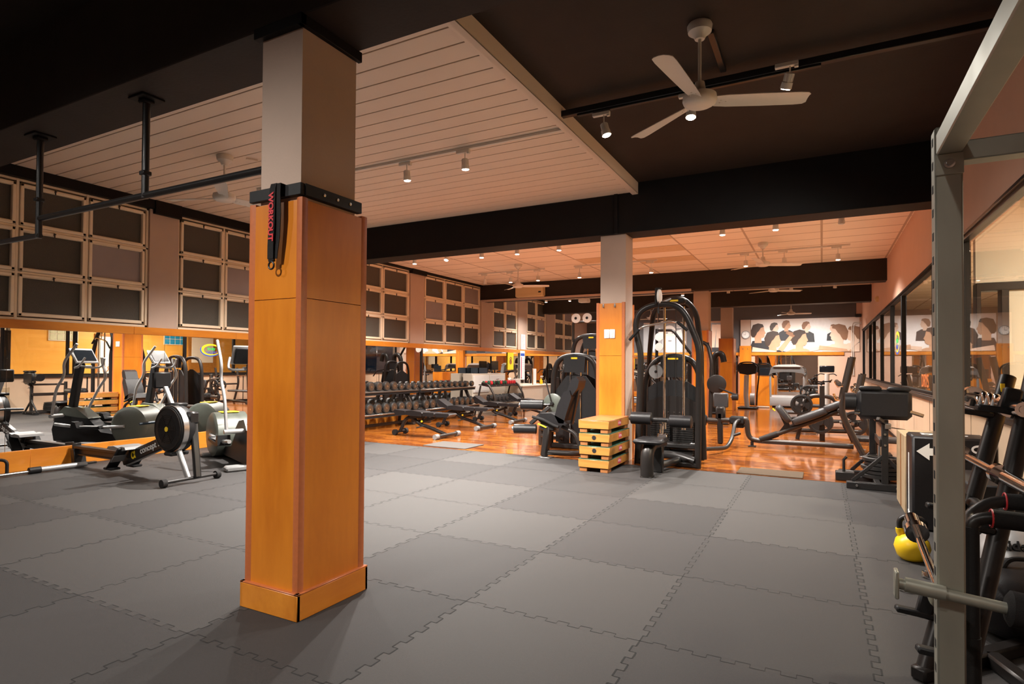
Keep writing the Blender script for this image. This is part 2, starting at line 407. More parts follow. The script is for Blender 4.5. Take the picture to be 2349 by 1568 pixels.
# beams
for i, (a, b) in enumerate(((2.222, 2.649), (8.0, 8.41), (14.74, 15.16), (19.18, 19.6))):
    m = M().box(XL-.12, a, ZB, XR+.1, b, ZK+.05, .006)
    if i == 1: m.box(-2.60, a-.03, ZB, -2.55, a+.01, ZK)
    struct(m.build('trim_%d' % (i+2), K['blackceil'] if i != 1 else K['soffit']))
# left wall --------------------------------------------------------------
bays = [(2.72, 5.15, 3), (5.59, 7.98, 3), (8.46, 11.40, 3), (11.96, 14.76, 3), (15.44, 17.11, 2), (17.75, 19.39, 2), (20.1, 22.0, 2)]
W0, W1 = 1.885, 3.655
XW = -8.90
m = M(); m.m(0)
m.box(XW-.25, YB, -.05, XL-.02, YF, 1.86)
m.box(XW-.25, YB, 1.86, XW-.06, YF, W0)
prev = YB
for a, b, n in bays+[(YF, YF, 0)]:
    m.box(XW-.25, prev, 1.86, XL, a, ZS+.12); prev = b
m.box(XW-.3, YB, 1.8, XW-.2, YF, ZK)
struct(m.build('wall_left', K['plaster']))
m = M()
for a, b in ((2.65, 8.0), (8.41, 14.74), (15.16, 19.18), (19.6, YF)): m.box(XW-.2, a, W1, XL+.05, b, ZS, .004)
for a, b in ((5.22, 5.59), (11.42, 11.97), (17.1, 17.74)): m.box(XL-.1, a-.03, 3.59, XL+.07, b+.01, ZS, .004)
struct(m.build('trim_6', K['soffit']))
grey = {(0, 2, 1), (1, 1, 1), (3, 0, 1), (3, 2, 2), (4, 1, 2), (5, 1, 1), (6, 1, 2)}
rz = [1.925, 2.49, 3.065, 3.625]
nw = 0
for bi, (a, b, n) in enumerate(bays):
    nw += 1
    m = M(); e = .035
    m.box(XW-.05, a, W0, XW+.03, a+e, W1, .004).box(XW-.05, b-e, W0, XW+.03, b, W1, .004)
    m.box(XW-.05, a, W0, XW+.03, b, W0+.035, .004).box(XW-.05, a, W1-.03, XW+.03, b, W1, .004)
    cw = (b-a-2*e)/n
    for k in range(1, n): m.box(XW-.05, a+e+k*cw-.016, W0, XW+.032, a+e+k*cw+.016, W1, .003)
    for k in (1, 2): m.box(XW-.05, a, rz[k]-.022, XW+.030, b, rz[k]+.006, .003)
    wn = struct(m.build('window_%d' % nw, K['frame']))
    for c in range(n):
        for r_ in range(3):
            y0, y1 = a+e+c*cw+.02, a+e+(c+1)*cw-.02; z0, z1 = rz[r_]+.008, rz[r_+1]-.024; t = .042
            m = M().box(XW-.03, y0, z0, XW+.05, y0+t, z1, .008).box(XW-.03, y1-t, z0, XW+.05, y1, z1, .008).box(XW-.03, y0, z0, XW+.05, y1, z0+t, .008).box(XW-.03, y0, z1-t, XW+.05, y1, z1, .008)
            m.box(XW-.03, y0+t-.004, z0+t-.004, XW+.03, y1-t+.004, z0+t+.006).box(XW-.03, y0+t-.004, z1-t-.006, XW+.03, y1-t+.004, z1-t+.004)
            sa = m.build('sash', K['frame'], wn)
            g = (bi, c, r_) in grey
            M().box(XW-.012, y0+t-.01, z0+t-.01, XW+.002, y1-t+.01, z1-t+.01).build('pane', K['greypane'] if g else K['obscure'], sa, 'grey blocked pane' if g else None)
            ym = (y0+y1)/2
            M().box(XW+.045, ym-.008, z1-t+.004, XW+.062, ym+.008, z1-.004, .003).cyl((XW+.06, ym-.012, z1-.03), (XW+.06, ym+.014, z1-.015), .006, 8).box(XW+.05, ym-.004, z1-.06, XW+.066, ym+.006, z1-.03, .002).build('latch', K['brownmetal'], sa)
# mirror wall with wood bands
m = M(); ys = [-3.5, -1.6, .3, 1.8, 3.45, 5.4, 7.0, 8.3, 10.2, 12.1, 13.6, 15.1, 17, 19, 21, 22.6]
for a, b in zip(ys, ys[1:]): m.box(XL-.012, a+.0015, .255, XL, b-.0015, 1.785, .001)
mw = m.build('wall_mirror', K['mirror']); tag(mw, 'long wall mirror in panels between two wooden bands below the left windows', 'mirror')
m = M(); ys = [-3.5, -.9, 1.5, 3.1, 4.93, 6.6, 8.5, 10.4, 12.3, 14.2, 16.1, 18, 20, 22.6]
for a, b in zip(ys, ys[1:]): m.box(XL-.02, a+.001, 1.775, XL+.03, b-.001, 1.885, .003)
struct(m.build('trim_7', K['panelY']))
m = M()
for a, b in zip(ys, ys[1:]): m.box(XL-.02, a+.6, 0, XL+.03, b+.6, .255, .003)
struct(m.build('baseboard_left', K['panelY']))
# far wall ---------------------------------------------------------------
struct(M().box(XL-.2, YF, -.05, XR+.4, YF+.15, ZK).build('wall_far', K['pink']))
struct(M().box(XL-.2, YF-.02, 3.12, 1.05, YF, ZT).build('trim_8', K['darkblue']))
struct(M().box(XL, YF-.015, 1.9, -6.4, YF, 3.12).box(-4.7, YF-.015, 1.9, -3.85, YF, 3.12).box(-3.34, YF-.015, 1.9, -2.70, YF, 3.12).build('trim_9', K['darkblue']))
tag(M().box(-2.2, YF-.02, .36, -.13, YF, 1.79, .002).box(-8.6, YF-.02, .36, -2.8, YF, 1.79, .002).build('far_mirror', K['mirror']), 'wall mirror under the big photo mural on the far wall', 'mirror')
struct(M().box(-2.34, YF-.05, 1.80, .68, YF, 1.91, .003).box(XL, YF-.05, 1.80, -2.72, YF, 1.91, .003).build('trim_10', K['panelY']))
struct(M().box(XL, YF-.05, 0, -.0, YF, .33, .003).build('baseboard_far', K['panelY']))
# back wall and right wall -------------------------------------------------
struct(M().box(XL-.2, YB-.15, -.05, XR+.4, YB, ZK).build('wall_back', K['pink']))
G0, G1 = 1.02, 2.66
m = M().box(XR, YB, G1, XR+.14, YF, ZK).box(XR+.03, YB, -.05, XR+.14, YF, G0-.05).box(XR, YB, -.05, XR+.14, 3.2, ZK)
struct(m.build('wall_right', K['pink']))
js = [3.2, 5.0, 6.9, 9.3, 12.75, 14.5, 17, 19.5, 22, YF]; m = M(); m.m(0)
for a, b in zip(js, js[1:]): m.box(XR+.005, a+.02, .06, XR+.04, b-.02, .96)
m.m(1).box(XR+.012, 3.2, .0, XR+.035, YF, .98)
m.m(1).box(XR, 3.2, 0, XR+.03, YF, .06)
struct(m.build('baseboard_right', [K['beigepanel'], K['blackmatte']]))
struct(M().box(XR-.03, 3.2, .965, XR+.12, YF, .99, .003).box(XR-.015, 3.2, .99, XR+.12, YF, 1.012, .003).box(XR-.03, 3.2, .94, XR+.02, YF, .968, .003).build('trim_11', K['brownmetal']))
mull = [3.2, 7.28, 8.98, 12.25, 14.1, 16.4, 18.7, 20.2, 23.3]
for i, (a, b) in enumerate(zip(mull, mull[1:])):
    nw += 1; x0, x1 = XR-.005, XR+.075; t = .045
    m = M().box(x0, a, G0-.01, x1, a+t, G1, .004).box(x0, b-t, G0-.01, x1, b, G1, .004).box(x0, a, G0-.01, x1, b, G0+.03, .004).box(x0, a, G1-.05, x1, b, G1, .004).box(x0-.02, a, G1-.02, x1, b, G1+.01, .003)
    if i in (1,): m.box(x0-.015, b-.22, G0, x1, b-.16, G1, .004)
    wn = struct(m.build('window_%d' % nw, K['soffit'] if i else K['black']))
    M().box(XR+.03, a+t-.01, G0+.02, XR+.036, b-t+.01, G1-.04).build('pane', K['glass'], wn)
# room behind the glass -----------------------------------------------------
struct(M().box(XR+.14, 2.0, -.05, 6.2, YF, 0).build('floor', K['cream']))
struct(M().box(XR+.14, 2.0, 3.1, 6.2, YF, 3.15).build('ceiling', K['tile']))
struct(M().box(5.0, 2.0, 0, 5.1, 21.0, 3.1).build('wall_corridor', K['yellowwall']))
struct(M().box(XR+.14, 1.9, 0, 5.1, 2.0, 3.1).box(XR+.3, 20.9, 0, 5.1, 21.0, 3.1).build('wall_corridor_end', K['plaster']))
struct(M().box(XR+.14, 7.4, 2.2, 3.2, 7.5, 3.1).box(1.62, 7.4, 0, 3.2, 7.5, 2.14).build('wall_corridor_cross', K['cream']))
d = struct(M().box(XR+.14, 7.37, 2.13, 3.2, 7.52, 2.21, .004).box(1.57, 7.37, 0, 1.63, 7.52, 2.14, .004).box(XR+.14, 7.37, 0, 1.41, 7.52, 2.14, .004).build('door_3', K['brownmetal']))
for k, (gx, gy, n, mm, lab) in enumerate(((4.98, 9.98, 4, 'gblock', 'clear glass blocks'), (4.98, 13.83, 4, 'skyblue', 'blue glass blocks'))):
    o = thing('glass_block_panel', 'row of %s set in the golden wood wall, seen in the mirror' % lab, 'glass blocks', (gx, gy, 2.12))
    m = M(); fr = M().box(-.02, -.03, -.03, .015, n*.21+.01, .43, .004)
    for i in range(n):
        for j in range(2): m.box(-.035, i*.21, j*.21, .0, i*.21+.19, j*.21+.19, .012)
    fr.build('surround', K['white'], o); m.build('blocks', K[mm], o)
d = struct(M().box(4.95, 11.35, 0, 5.01, 11.95, 2.4, .004).build('door_1', K['oak']))
M().box(4.93, 11.43, .9, 4.955, 11.87, 2.3, .004).build('door_panel', K['paper'], d)
d = struct(M().box(4.95, 14.8, 0, 5.01, 16.0, 2.6, .004).build('door_2', K['oak']))
M().box(4.93, 14.93, 1.4, 4.955, 15.87, 2.42, .004).build('door_panel', K['paper'], d)
for k, (x, y) in enumerate(((3.0, 5.4), (3.0, 12.2))):
    o = tag(M().box(x-.3, y-.3, 3.05, x+.3, y+.3, 3.10, .004).build('ceiling_light', K['white']), 'square ceiling light behind the glass partition, %s the far corridor wall' % ('further from' if k == 0 else 'nearer'), 'ceiling light')
    M().box(x-.27, y-.27, 3.042, x+.27, y+.27, 3.052).build('diffuser', K['ceillight'], o)
    la = bpy.data.lights.new('panel_glow', 'AREA'); la.shape = 'SQUARE'; la.size = .54; la.energy = 260; la.color = (1, .86, .68)
    lo = bpy.data.objects.new('panel_glow', la); COL.objects.link(lo); lo.location = (x, y, 3.03); lo.parent = o
# pillars --------------------------------------------------------------------
def pillar(x0, y0, x1, y1, cx0, cy0, cx1, cy1, label, ztop, zsplit, collar=False, skirt=.0, hooks=0, sock=0):
    o = thing('pillar', label, 'pillar', ((cx0+cx1)/2, (cy0+cy1)/2, 0))
    ox, oy = o.location.x, o.location.y
    T = Matrix.Translation((-ox, -oy, 0))
    M().box(x0, y0, 0, x1, y1, ZB+.02).xf(T).build('shaft', K['plaster'], o)
    c = .033; t = .018
    def P(z0, z1, a, b, side):
        g = .004
        if side == 'f': return M().box(cx0+c, cy0, z0+g, cx1-c, cy0+t, z1)
        if side == 'r': return M().box(cx1-t, cy0+c, z0+g, cx1, cy1-c, z1)
        if side == 'l': return M().box(cx0, cy0+c, z0+g, cx0+t, cy1-c, z1)
        return M().box(cx0+c, cy1-t, z0+g, cx1-c, cy1, z1)
    for sd in 'frlb':
        for z0, z1 in ((0, zsplit), (zsplit, ztop)): P(z0, z1, 0, 0, sd).xf(T).build('cladding_panel', K['panel'], o)
    for (px, py, sx, sy) in ((cx0, cy0, 1, 1), (cx1, cy0, -1, 1), (cx0, cy1, 1, -1), (cx1, cy1, -1, -1)):
        poly = [(px, py+sy*c*1.2), (px-sx*.006, py+sy*c*.6), (px-sx*.004, py-sy*.004), (px+sx*c*.6, py-sy*.006), (px+sx*c*1.2, py), (px+sx*c*1.2, py+sy*c*1.2)]
        if sx*sy < 0: poly = poly[::-1]
        M().prism(poly, 0, ztop+.012, 'z').xf(T).build('corner_trim', K['trimwood'], o)
    if skirt:
        b = .022
        m = M().box(cx0-b, cy0-b, 0, cx1+b, cy0, skirt, .003).box(cx1, cy0-b, 0, cx1+b, cy1+b, skirt, .003).box(cx0-b, cy0-b, 0, cx0, cy1+b, skirt, .003).box(cx0-b, cy1, 0, cx1+b, cy1+b, skirt, .003)
        m.xf(T)
        m2_ = M().box(cx0-b, cy0-b, skirt, cx1+b, cy0+.004, skirt+.008, .002).box(cx1-.004, cy0-b, skirt, cx1+b, cy1+b, skirt+.008, .002).box(cx0-b, cy0-b, skirt, cx0+.004, cy1+b, skirt+.008, .002).xf(T)
        sk_ = m.build('skirting', K['panelY'], o); m2_.build('skirting_edge', K['trimwood'], sk_)
    if collar:
        m = M(); z0, z1 = 2.255, 2.32
        m.box(x0-.06, y0-.03, z0, x1+.032, y0-.002, z1, .003).box(x1, y0-.002, z0, x1+.04, y1+.02, z1, .003)
        m.xf(T).build('collar_board', K['blackmatte'], o)
        for k in range(3): M().lathe([(0, .009), (.004, .009), (.005, .005)], (x1+.04, y0+.13+k*.1, 2.288), (1, 0, 0), 12).xf(T).build('screw', K['steel'], o)
        M().box(x0-.03, y0-.04, 3.17, x1+.03, y0, ZB, .003).box(x1, y0-.04, 3.17, x1+.03, y1+.02, ZB, .003).xf(T).build('head_trim', K['soffit'], o)
    for k in range(hooks):
        x = cx0+.1+k*.17
        M().box(x-.012, cy0-.008, ztop-.06, x+.012, cy0, ztop-.005, .003).tube([(x, cy0-.008, ztop-.05), (x, cy0-.03, ztop-.055), (x, cy0-.03, ztop-.02)], .006, 8).xf(T).build('hook', K['steel'], o)
    return o
P1 = pillar(-2.79, 2.238, -2.476, 2.648, -2.872+.015, 2.215+.012, -2.452, 2.722, 'big plastered pillar with orange wood cladding in the foreground', 2.235, 1.705, True, .135)
P2 = pillar(-2.826, 8.06, -2.453, 8.4, -2.87, 8.03, -2.46, 8.5, 'plastered pillar with orange cladding and switches behind the wooden step boxes', 2.25, 1.5, hooks=2)
P3 = pillar(-2.83, 15.0, -2.47, 15.35, -2.85, 14.93, -2.46, 15.42, 'third wood-clad pillar, behind the lat pulldown machine', 2.25, 1.5, hooks=1)
P4 = pillar(-2.84, 19.5, -2.5, 19.85, -2.88, 19.4, -2.44, 19.95, 'narrow wood-clad pillar farthest from the camera, beside the treadmills', 2.25, 1.5)
pl = thing('wall_pilaster', 'wood-clad half pillar on the far wall under the clock', 'pillar', (-2.52, YF-.15, 0))
M().box(-.17, 0, 0, .17, .16, 3.12).build('shaft', K['plaster'], pl)
M().box(-.2, -.03, 0, .2, .16, 2.15, .003).build('cladding_panel', K['panel'], pl)
for hx in (-.08, .08): M().box(hx-.01, -.045, 2.02, hx+.01, -.03, 2.06, .002).build('hook', K['steel'], pl)
def socket(loc, label, n=2, ax='y'):
    o = thing('switch_plate', label, 'wall switch', loc, 0 if ax == 'y' else PI/2)
    for k in range(n):
        x = (k-(n-1)/2)*.082
        p = M().box(x-.04, -.012, -.065, x+.04, 0, .065, .006).build('plate', K['whiteplastic'], o)
        M().lathe([(0, .02), (.004, .018)], (x, -.012, .01), (0, -1, 0), 14).box(x-.012, -.017, -.045, x+.012, -.012, -.02, .002).build('switch', K['white'], p)
socket((-2.675, 8.028, 1.815), 'white double switch plate on the pillar behind the step boxes')
socket((-2.60, 14.928, 1.80), 'white switch plate on the third pillar', 1)

# ============================================================ CEILING THINGS
def spotlight(lens, ztop, label, tilt=(0, 0), on=True, power=1.0, color=K['white'], group='track spotlights'):
    """lens = position of the lamp's glass; ztop = height of what it hangs from"""
    lx, ly, lz = lens
    o = thing('track_spotlight', label, 'spotlight', (lx, ly, ztop), 0, group)
    h = lz-ztop
    ad = M().box(-.11, -.02, -.035, .06, .02, -.0, .004).box(.03, -.016, -.05, .06, .016, -.03, .003)
    ad.build('adapter', color, o)
    M().cyl((.0, 0, -.03), (0, 0, h+.10), .006, 8).build('stem', color, o)
    rot = Matrix.Rotation(tilt[0], 4, 'X') @ Matrix.Rotation(tilt[1], 4, 'Y')
    b = M(); b.lathe([(.0, .03), (.005, .036), (.07, .036), (.07, .042), (.118, .045), (.118, .036), (.105, .034)], (0, 0, .0), (0, 0, -1), 20)
    for k in range(12):
        a = 2*PI*k/12; b.bar((.036*math.cos(a), .036*math.sin(a), -.01), (.036*math.cos(a), .036*math.sin(a), -.066), .004, .006)
    mat4 = Matrix.Translation((0, 0, h+.11)) @ rot
    b.xf(mat4).build('lamp_head', color, o)
    M().lathe([(0, .02), (.004, .035), (.008, .035)], (0, 0, -.116), (0, 0, -1), 20).xf(mat4).build('lens', K['lens'] if on else K['offlens'], o)
    if on:
        la = bpy.data.lights.new('spot_beam', 'SPOT'); la.energy = SPOT_W*power; la.color = SPOT_COL; la.spot_size = R(138); la.spot_blend = 1.0; la.shadow_soft_size = .035
        lo = bpy.data.objects.new('spot_beam', la); COL.objects.link(lo); lo.matrix_world = mat4 @ Matrix.Translation((0, 0, -.14)); lo.parent = o
    return o
def track(x0, x1, y, z, label, m=K['white']):
    o = thing('lighting_track', label, 'lighting track', ((x0+x1)/2, y, z))
    L = (x1-x0)/2
    M().box(-L, -.018, -.03, L, .018, 0, .003).build('rail', m, o)
    for e_ in (-L, L): M().box(e_-.025, -.02, -.032, e_+.025, .02, 0, .003).build('end_cap', m, o)
    return o
SP = [((-1.832, 5.3, 3.55), 'left spotlight on the black pipe under the black ceiling, beside the white slats', (0, -.25)),
      ((-1.015, 5.276, 3.55), 'glaring spotlight right below the hub of the big ceiling fan', (-.2, 0)),
      ((-.218, 5.1, 3.58), 'spotlight above the right blade of the big ceiling fan, turned away', (.5, .3))]
for p, lb, tl in SP: spotlight(p, 3.775, lb, tl, power=.62)
m = M().box(-2.28, 5.27, 3.80, XR, 5.33, 3.86, .005).box(-2.1, 5.28, 3.78, .0, 5.32, 3.80, .004)
tag(m.build('pipe_run', K['black']), 'black square pipe crossing under the black ceiling behind the big fan', 'pipe')
tag(M().box(-.77, 4.60, 3.885, -.72, 5.265, 3.919, .004).build('cable_conduit', K['black']), 'short black conduit from the big fan mount back to the pipe', 'conduit')
track(-6.9, -2.33, 5.5, ZS, 'white lighting track across the white slatted ceiling')
for p, lb in (((-4.352, 5.523, 3.55), 'left one of the two lit spotlights right of the big pillar under the slats'), ((-3.522, 5.5, 3.55), 'right one of the two lit spotlights right of the big pillar under the slats'), ((-6.45, 5.5, 3.55), 'lit spotlight under the slats, left beside the big pillar edge')):
    spotlight(p, ZS-.03, lb, (.1, 0), power=2.7)
xs = [-7.326, -6.528, -5.741, -4.978, -4.136, -1.368, -.61, .251]
for i, x in enumerate(xs):
    lb = 'white spotlight, %s from the left in the row just behind the second beam' % ORD[i]
    spotlight((x, 9.58, 3.42), ZT-.03, lb if i != 1 else 'brightest spotlight with starburst glare, second from the left behind the second beam', (-.35 if i == 1 else 0, 0), on=(i != 7), power=1.05)
track(-7.6, -3.9, 9.58, ZT, 'white lighting track hidden behind the second beam, left of the switch pillar'); track(-1.7, .5, 9.58, ZT, 'white lighting track hidden behind the second beam, right of the switch pillar')
xs = [-7.532, -6.799, -6.051, -4.983, -3.308, -1.368, -.656, .274]
for i, x in enumerate(xs):
    spotlight((x, 12.75, 3.42), ZT-.03, 'white track spotlight, %s from the left in the middle row of the tiled ceiling%s' % (ORD[i], ', unlit' if i == 0 else ''), on=(i != 0), power=.95)
track(-7.7, -5.9, 12.75, ZT, 'white track over the left fan on the tiled ceiling'); track(-5.1, -3.2, 12.75, ZT, 'white track behind the switch pillar on the tiled ceiling'); track(-1.7, .45, 12.75, ZT, 'white track over the right fan on the tiled ceiling')
xs = [(-7.871, 1), (-7.049, 1), (-3.546, 1), (-.718, 1), (-5.3, 1), (-2.3, 0), (.3, 0)]
for i, (x, on) in enumerate(sorted(xs)):
    spotlight((x, 17.2, 3.42), ZT-.03, 'far white track spotlight, %s from the left between the third and fourth beams' % ORD[i], on=bool(on), power=.6)
track(-8.0, .5, 17.2, ZT, 'white lighting track between the third and fourth beams')
# row near the far wall and rows behind the camera's beam
for i, x in enumerate((-6.6, -4.6, -1.6, -.2)): spotlight((x, 21.3, 3.42), ZT-.03, 'spotlight facing the far wall, %s from the left in the last row' % ORD[i], (.35, 0), power=1.0)
for i, (x, y) in enumerate(((-6.6, .2), (-4.6, .2), (-3.0, -.2), (-.1, .2), (-4.5, -2), (-.8, -2))):
    spotlight((x, y, 3.55), 3.80, 'spotlight above and behind the camera, %s of its two rows' % ORD[i], (.3, 0) if i < 3 else (0, 0), power=(.35, .4, .85, .25, .3, .15)[i])
# fans
def fan(loc, rod, label, ang, blade=.68, m=K['white'], light=False, plate=False):
    """loc = hub centre, rod = length up to ceiling"""
    o = thing('ceiling_fan', label, 'ceiling fan', loc, ang)
    M().lathe([(-.045, .02), (-.045, .09), (-.03, .115), (-.005, .125), (.03, .12), (.045, .08), (.07, .045), (.13, .035), (.13, .01)], n=28).build('motor_hub', m, o)
    M().cyl((0, 0, .1), (0, 0, rod-.02), .013, 10).build('downrod', m, o)
    M().lathe([(0, .035), (.03, .05), (.055, .085), (.10, .092), (.115, .085)], (0, 0, rod-.115), n=24).build('ceiling_canopy', m, o)
    for k in range(3):
        b = M(); prof = [(.11, .05), (.2, .060), (blade*.6, .070), (blade-.08, .075), (blade-.02, .070), (blade, .050)]
        up = [(r_, w) for r_, w in prof]; vs = []
        for r_, w in prof:
            tw = .22*(1-r_/blade)+.14
            for sg in (-1, -.33, .33, 1):
                z = -sg*w*math.sin(tw)+(.008 if abs(sg) < .5 else 0)
                vs.append((r_, sg*w*math.cos(tw), z-.01))
        n = len(vs); vs += [(x, y, z-.005) for x, y, z in vs]; fs = []
        for i in range(len(prof)-1):
            for j in range(3):
                a = i*4+j; fs.append((a, a+4, a+5, a+1)); fs.append((n+a, n+a+1, n+a+5, n+a+4))
            fs.append((i*4, n+i*4, n+i*4+4, i*4+4)); fs.append((i*4+3, i*4+7, n+i*4+7, n+i*4+3))
        fs.append((0, 1, 2, 3, n+3, n+2, n+1, n)); e = (len(prof)-1)*4; fs.append((e+3, e+2, e+1, e, n+e, n+e+1, n+e+2, n+e+3))
        b.add(vs, fs, True)
        for sx, sy in ((.15, -.02), (.15, .02), (.19, 0)): b.lathe([(0, .006), (.005, .004)], (sx, sy, -.018), (0, 0, -1), 8)
        b.xf(Matrix.Rotation(2*PI*k/3, 4, 'Z')).build('blade', m, o)
    if plate: M().box(-.05, .2, rod-.03, .35, .6, rod-.0, .005).build('mount_plate', m, o)
    return o
fan((-.805, 4.5, 3.35), .57, 'big white three-blade ceiling fan under the black ceiling', math.atan2(4.799-4.5, -.082+.805), .78)
fan((-6.18, 4.45, 3.3), .49, 'white ceiling fan under the slats, half behind the big pillar', R(200), .72)
fan((-6.2, 11.99, 3.2), .5, 'white fan under the tiled ceiling, left, in front of the air conditioner', R(20), .72)
fan((-.98, 11.93, 3.3), .4, 'white fan under the tiled ceiling, right, over the incline bench', R(25), .72)
fan((-1.07, 16.1, 3.3), .4, 'white fan between the third and fourth beams', R(28), .7)
fan((-.88, 20.9, 3.1), .6, 'white fan in front of the photo mural', R(10), .6)
fan((-5.48, 21.1, 3.1), .6, 'white fan at the far end, seen through the lat pulldown frame', R(35), .6)
tag(M().box(-5.92, 4.75, ZS-.02, -5.5, 5.15, ZS, .004).build('access_plate', K['slat']), 'white square plate on the slatted ceiling behind the left fan', 'ceiling plate')
tag(M().tube([(-6.0, 4.6, ZS-.016), (-5.95, 4.72, ZS-.016)], .010, 8).build('cable_duct', K['slat']), 'thin white cable duct on the slats from the left fan to the track', 'cable duct')
# hanging pull-up pipe
pb = thing('hanging_pipe', 'black steel pull-up pipe hung from the first beam on two posts', 'pull-up bar', (-4.2, 2.43, ZB))
m = M().tube([(-2.79-pb.location.x, 0, 2.535-ZB), (-5.70+4.2, 0, 2.54-ZB)], .024, 12)
m.build('bar', K['black'], pb)
M().tube([(-1.5, 0, 2.40-ZB), (-4.55, 0, 2.43-ZB)], .022, 12).build('bar', K['black'], pb)
for x, zb in ((-1.52, 2.38), (-.035, 2.52)):
    M().tube([(x, 0, 0), (x, 0, zb-ZB)], .024, 12).box(x-.028, -.03, -.55, x+.028, .03, -.52, .004).build('post', K['black'], pb)
    M().box(x-.09, -.08, -.015, x+.09, .08, 0, .004).box(x-.04, -.04, -.04, x+.04, .04, -.012, .008).build('ceiling_plate', K['soffit'], pb)
# strap on the pillar collar
st = thing('suspension_strap', 'black suspension strap with red lettering hanging on the big pillar collar', 'training strap', (-2.62, 2.19, 2.32))
sx = -.0
m = M()
def ribbon(m, pts, w, t=.004):
    vs = []; n = len(pts)
    for x, y, z in pts: vs += [(x-w/2, y, z), (x+w/2, y, z), (x+w/2, y-t, z), (x-w/2, y-t, z)]
    fs = [(0, 1, 2, 3), (4*n-1, 4*n-2, 4*n-3, 4*n-4)]
    for i in range(n-1):
        for k in range(4): fs.append((4*i+k, 4*i+4+k, 4*i+4+(k+1) % 4, 4*i+(k+1) % 4))
    m.add(vs, fs)
ribbon(m, [(sx+.01, .03, .005), (sx+.005, -.008, .006), (sx, -.012, -.02), (sx-.002, -.014, -.2), (sx-.012, -.012, -.33), (sx-.014, -.01, -.40)], .045)
ribbon(m, [(sx+.03, .03, .003), (sx+.03, -.006, .004), (sx+.028, -.006, -.05), (sx+.03, -.004, -.16), (sx+.02, .0, -.28), (sx-.0, .0, -.40)], .05)
m.build('webbing', K['foam'], st)
text('lettering', 'WORKOUT', .05, K['red'], frame((0, 0, -1), (1, 0, 0), (sx-.008, -.0195, -.175)), st, bold=.002, label='red lettering')
M().torus((sx-.014, -.006, -.435), .02, .005, (0, 1, 0)).box(sx-.035, -.012, -.415, sx+.008, .004, -.395, .003).xf(Matrix.Diagonal((1, 1, 1, 1))).build('carabiner', K['black'], st)
# air conditioner and trunking
ac = thing('air_conditioner', 'cream wall air conditioner on the third beam', 'air conditioner', (-7.19, 14.74, 3.27))
M().box(-.43, -.2, 0, .43, 0, .28, .03).build('casing', K['accream'], ac)
M().box(-.36, -.207, .012, .36, -.19, .075, .004).build('louvre', K['accream'], ac)
M().box(.30, -.206, .10, .38, -.198, .14, .002).build('display', K['blackmatte'], ac)
tag(M().box(XL, 14.67, 3.21, -2.83, 14.735, 3.265, .004).tube([(XL+.03, 14.70, 3.2), (XL+.03, 14.70, 1.9)], .02, 8).build('pipe_trunking', K['plaster']), 'pale trunking under the air conditioner running down in the window corner', 'trunking')
pj = thing('projector', 'small white box hanging between the third and fourth beams, left of the switch pillar', 'projector', (-6.598, 17.3, ZT-.03))
M().box(-.16, -.12, -.32, .16, .12, -.2, .02).build('casing', K['whiteplastic'], pj); M().cyl((0, 0, 0), (0, 0, -.2), .02, 10).build('mount', K['white'], pj)
# things high on the right wall
o = thing('smoke_sensor', 'round white sensor on the right wall beside the fourth beam', 'sensor', (XR, 16.9, 3.05))
M().lathe([(0, .07), (.05, .07), (.08, .04)], ax=(-1, 0, 0)).build('dome', K['accream'], o)
o = thing('wall_conduit', 'white double conduit bent down the far wall beside the mural', 'conduit', (.97, YF, 0))
M().tube([(.24, -.04, 2.93), (.0, -.04, 2.93), (-.05, -.04, 2.85), (-.05, -.04, 1.1)], .014, 8, .06).tube([(.24, -.04, 2.88), (.06, -.04, 2.88), (-.0, -.04, 2.80), (-.0, -.04, 1.1)], .014, 8, .06).build('pipe', K['white'], o)
o = thing('junction_box', 'small black box at the top right corner of the photo mural', 'box', (1.1, YF, 3.16))
M().box(-.08, -.1, -.05, .1, 0, .06, .01).build('casing', K['black'], o)
# decals on the partition glass
sg = thing('glass_logo', 'yellow and blue oval logo sticker on the glass partition, readable in the mirror', 'sticker', (XR+.028, 13.2, 1.85))
m = M(); n = 40
def oval(rx, ry, ox=0, oy=0, a0=0, a1=2*PI): return [(ox+rx*math.cos(a0+(a1-a0)*k/n), oy+ry*math.sin(a0+(a1-a0)*k/n)) for k in range(n+1)]
A, B = oval(.36, .2), oval(.30, .155, .03, -.01)
m.add([(0, y, z) for y, z in A]+[(0, y, z) for y, z in B], [(k, k+1, n+2+k, n+1+k) for k in range(n)])
m.build('yellow_ring', K['ylw'], sg)
m = M(); A, B = oval(.40, .24, 0, 0, PI*.9, PI*1.75), oval(.36, .2, 0, .0, PI*.9, PI*1.75)
m.add([(-.001, y, z) for y, z in A]+[(-.001, y, z) for y, z in B], [(k, k+1, n+2+k, n+1+k) for k in range(n)]).build('blue_arc', K['blue'], sg)
text('wording', 'body', .15, K['greenprint'], frame((0, 1, 0), (0, 0, 1), (-.002, .02, .03)), sg, .0005, bold=.004)
text('wording', 'GALLERY', .10, K['blue'], frame((0, 1, 0), (0, 0, 1), (-.002, .03, -.10)), sg, .0005, bold=.002)
# wall lettering on the far panes
text_o = text('glass_lettering', 'DRYS', .26, K['orangeprint'], frame((0, -1, 0), (0, 0, 1), (XR+.026, 9.85, 1.17)), None, .0005)
tag(text_o, 'orange lettering low on the partition glass behind the hyperextension bench', 'lettering')

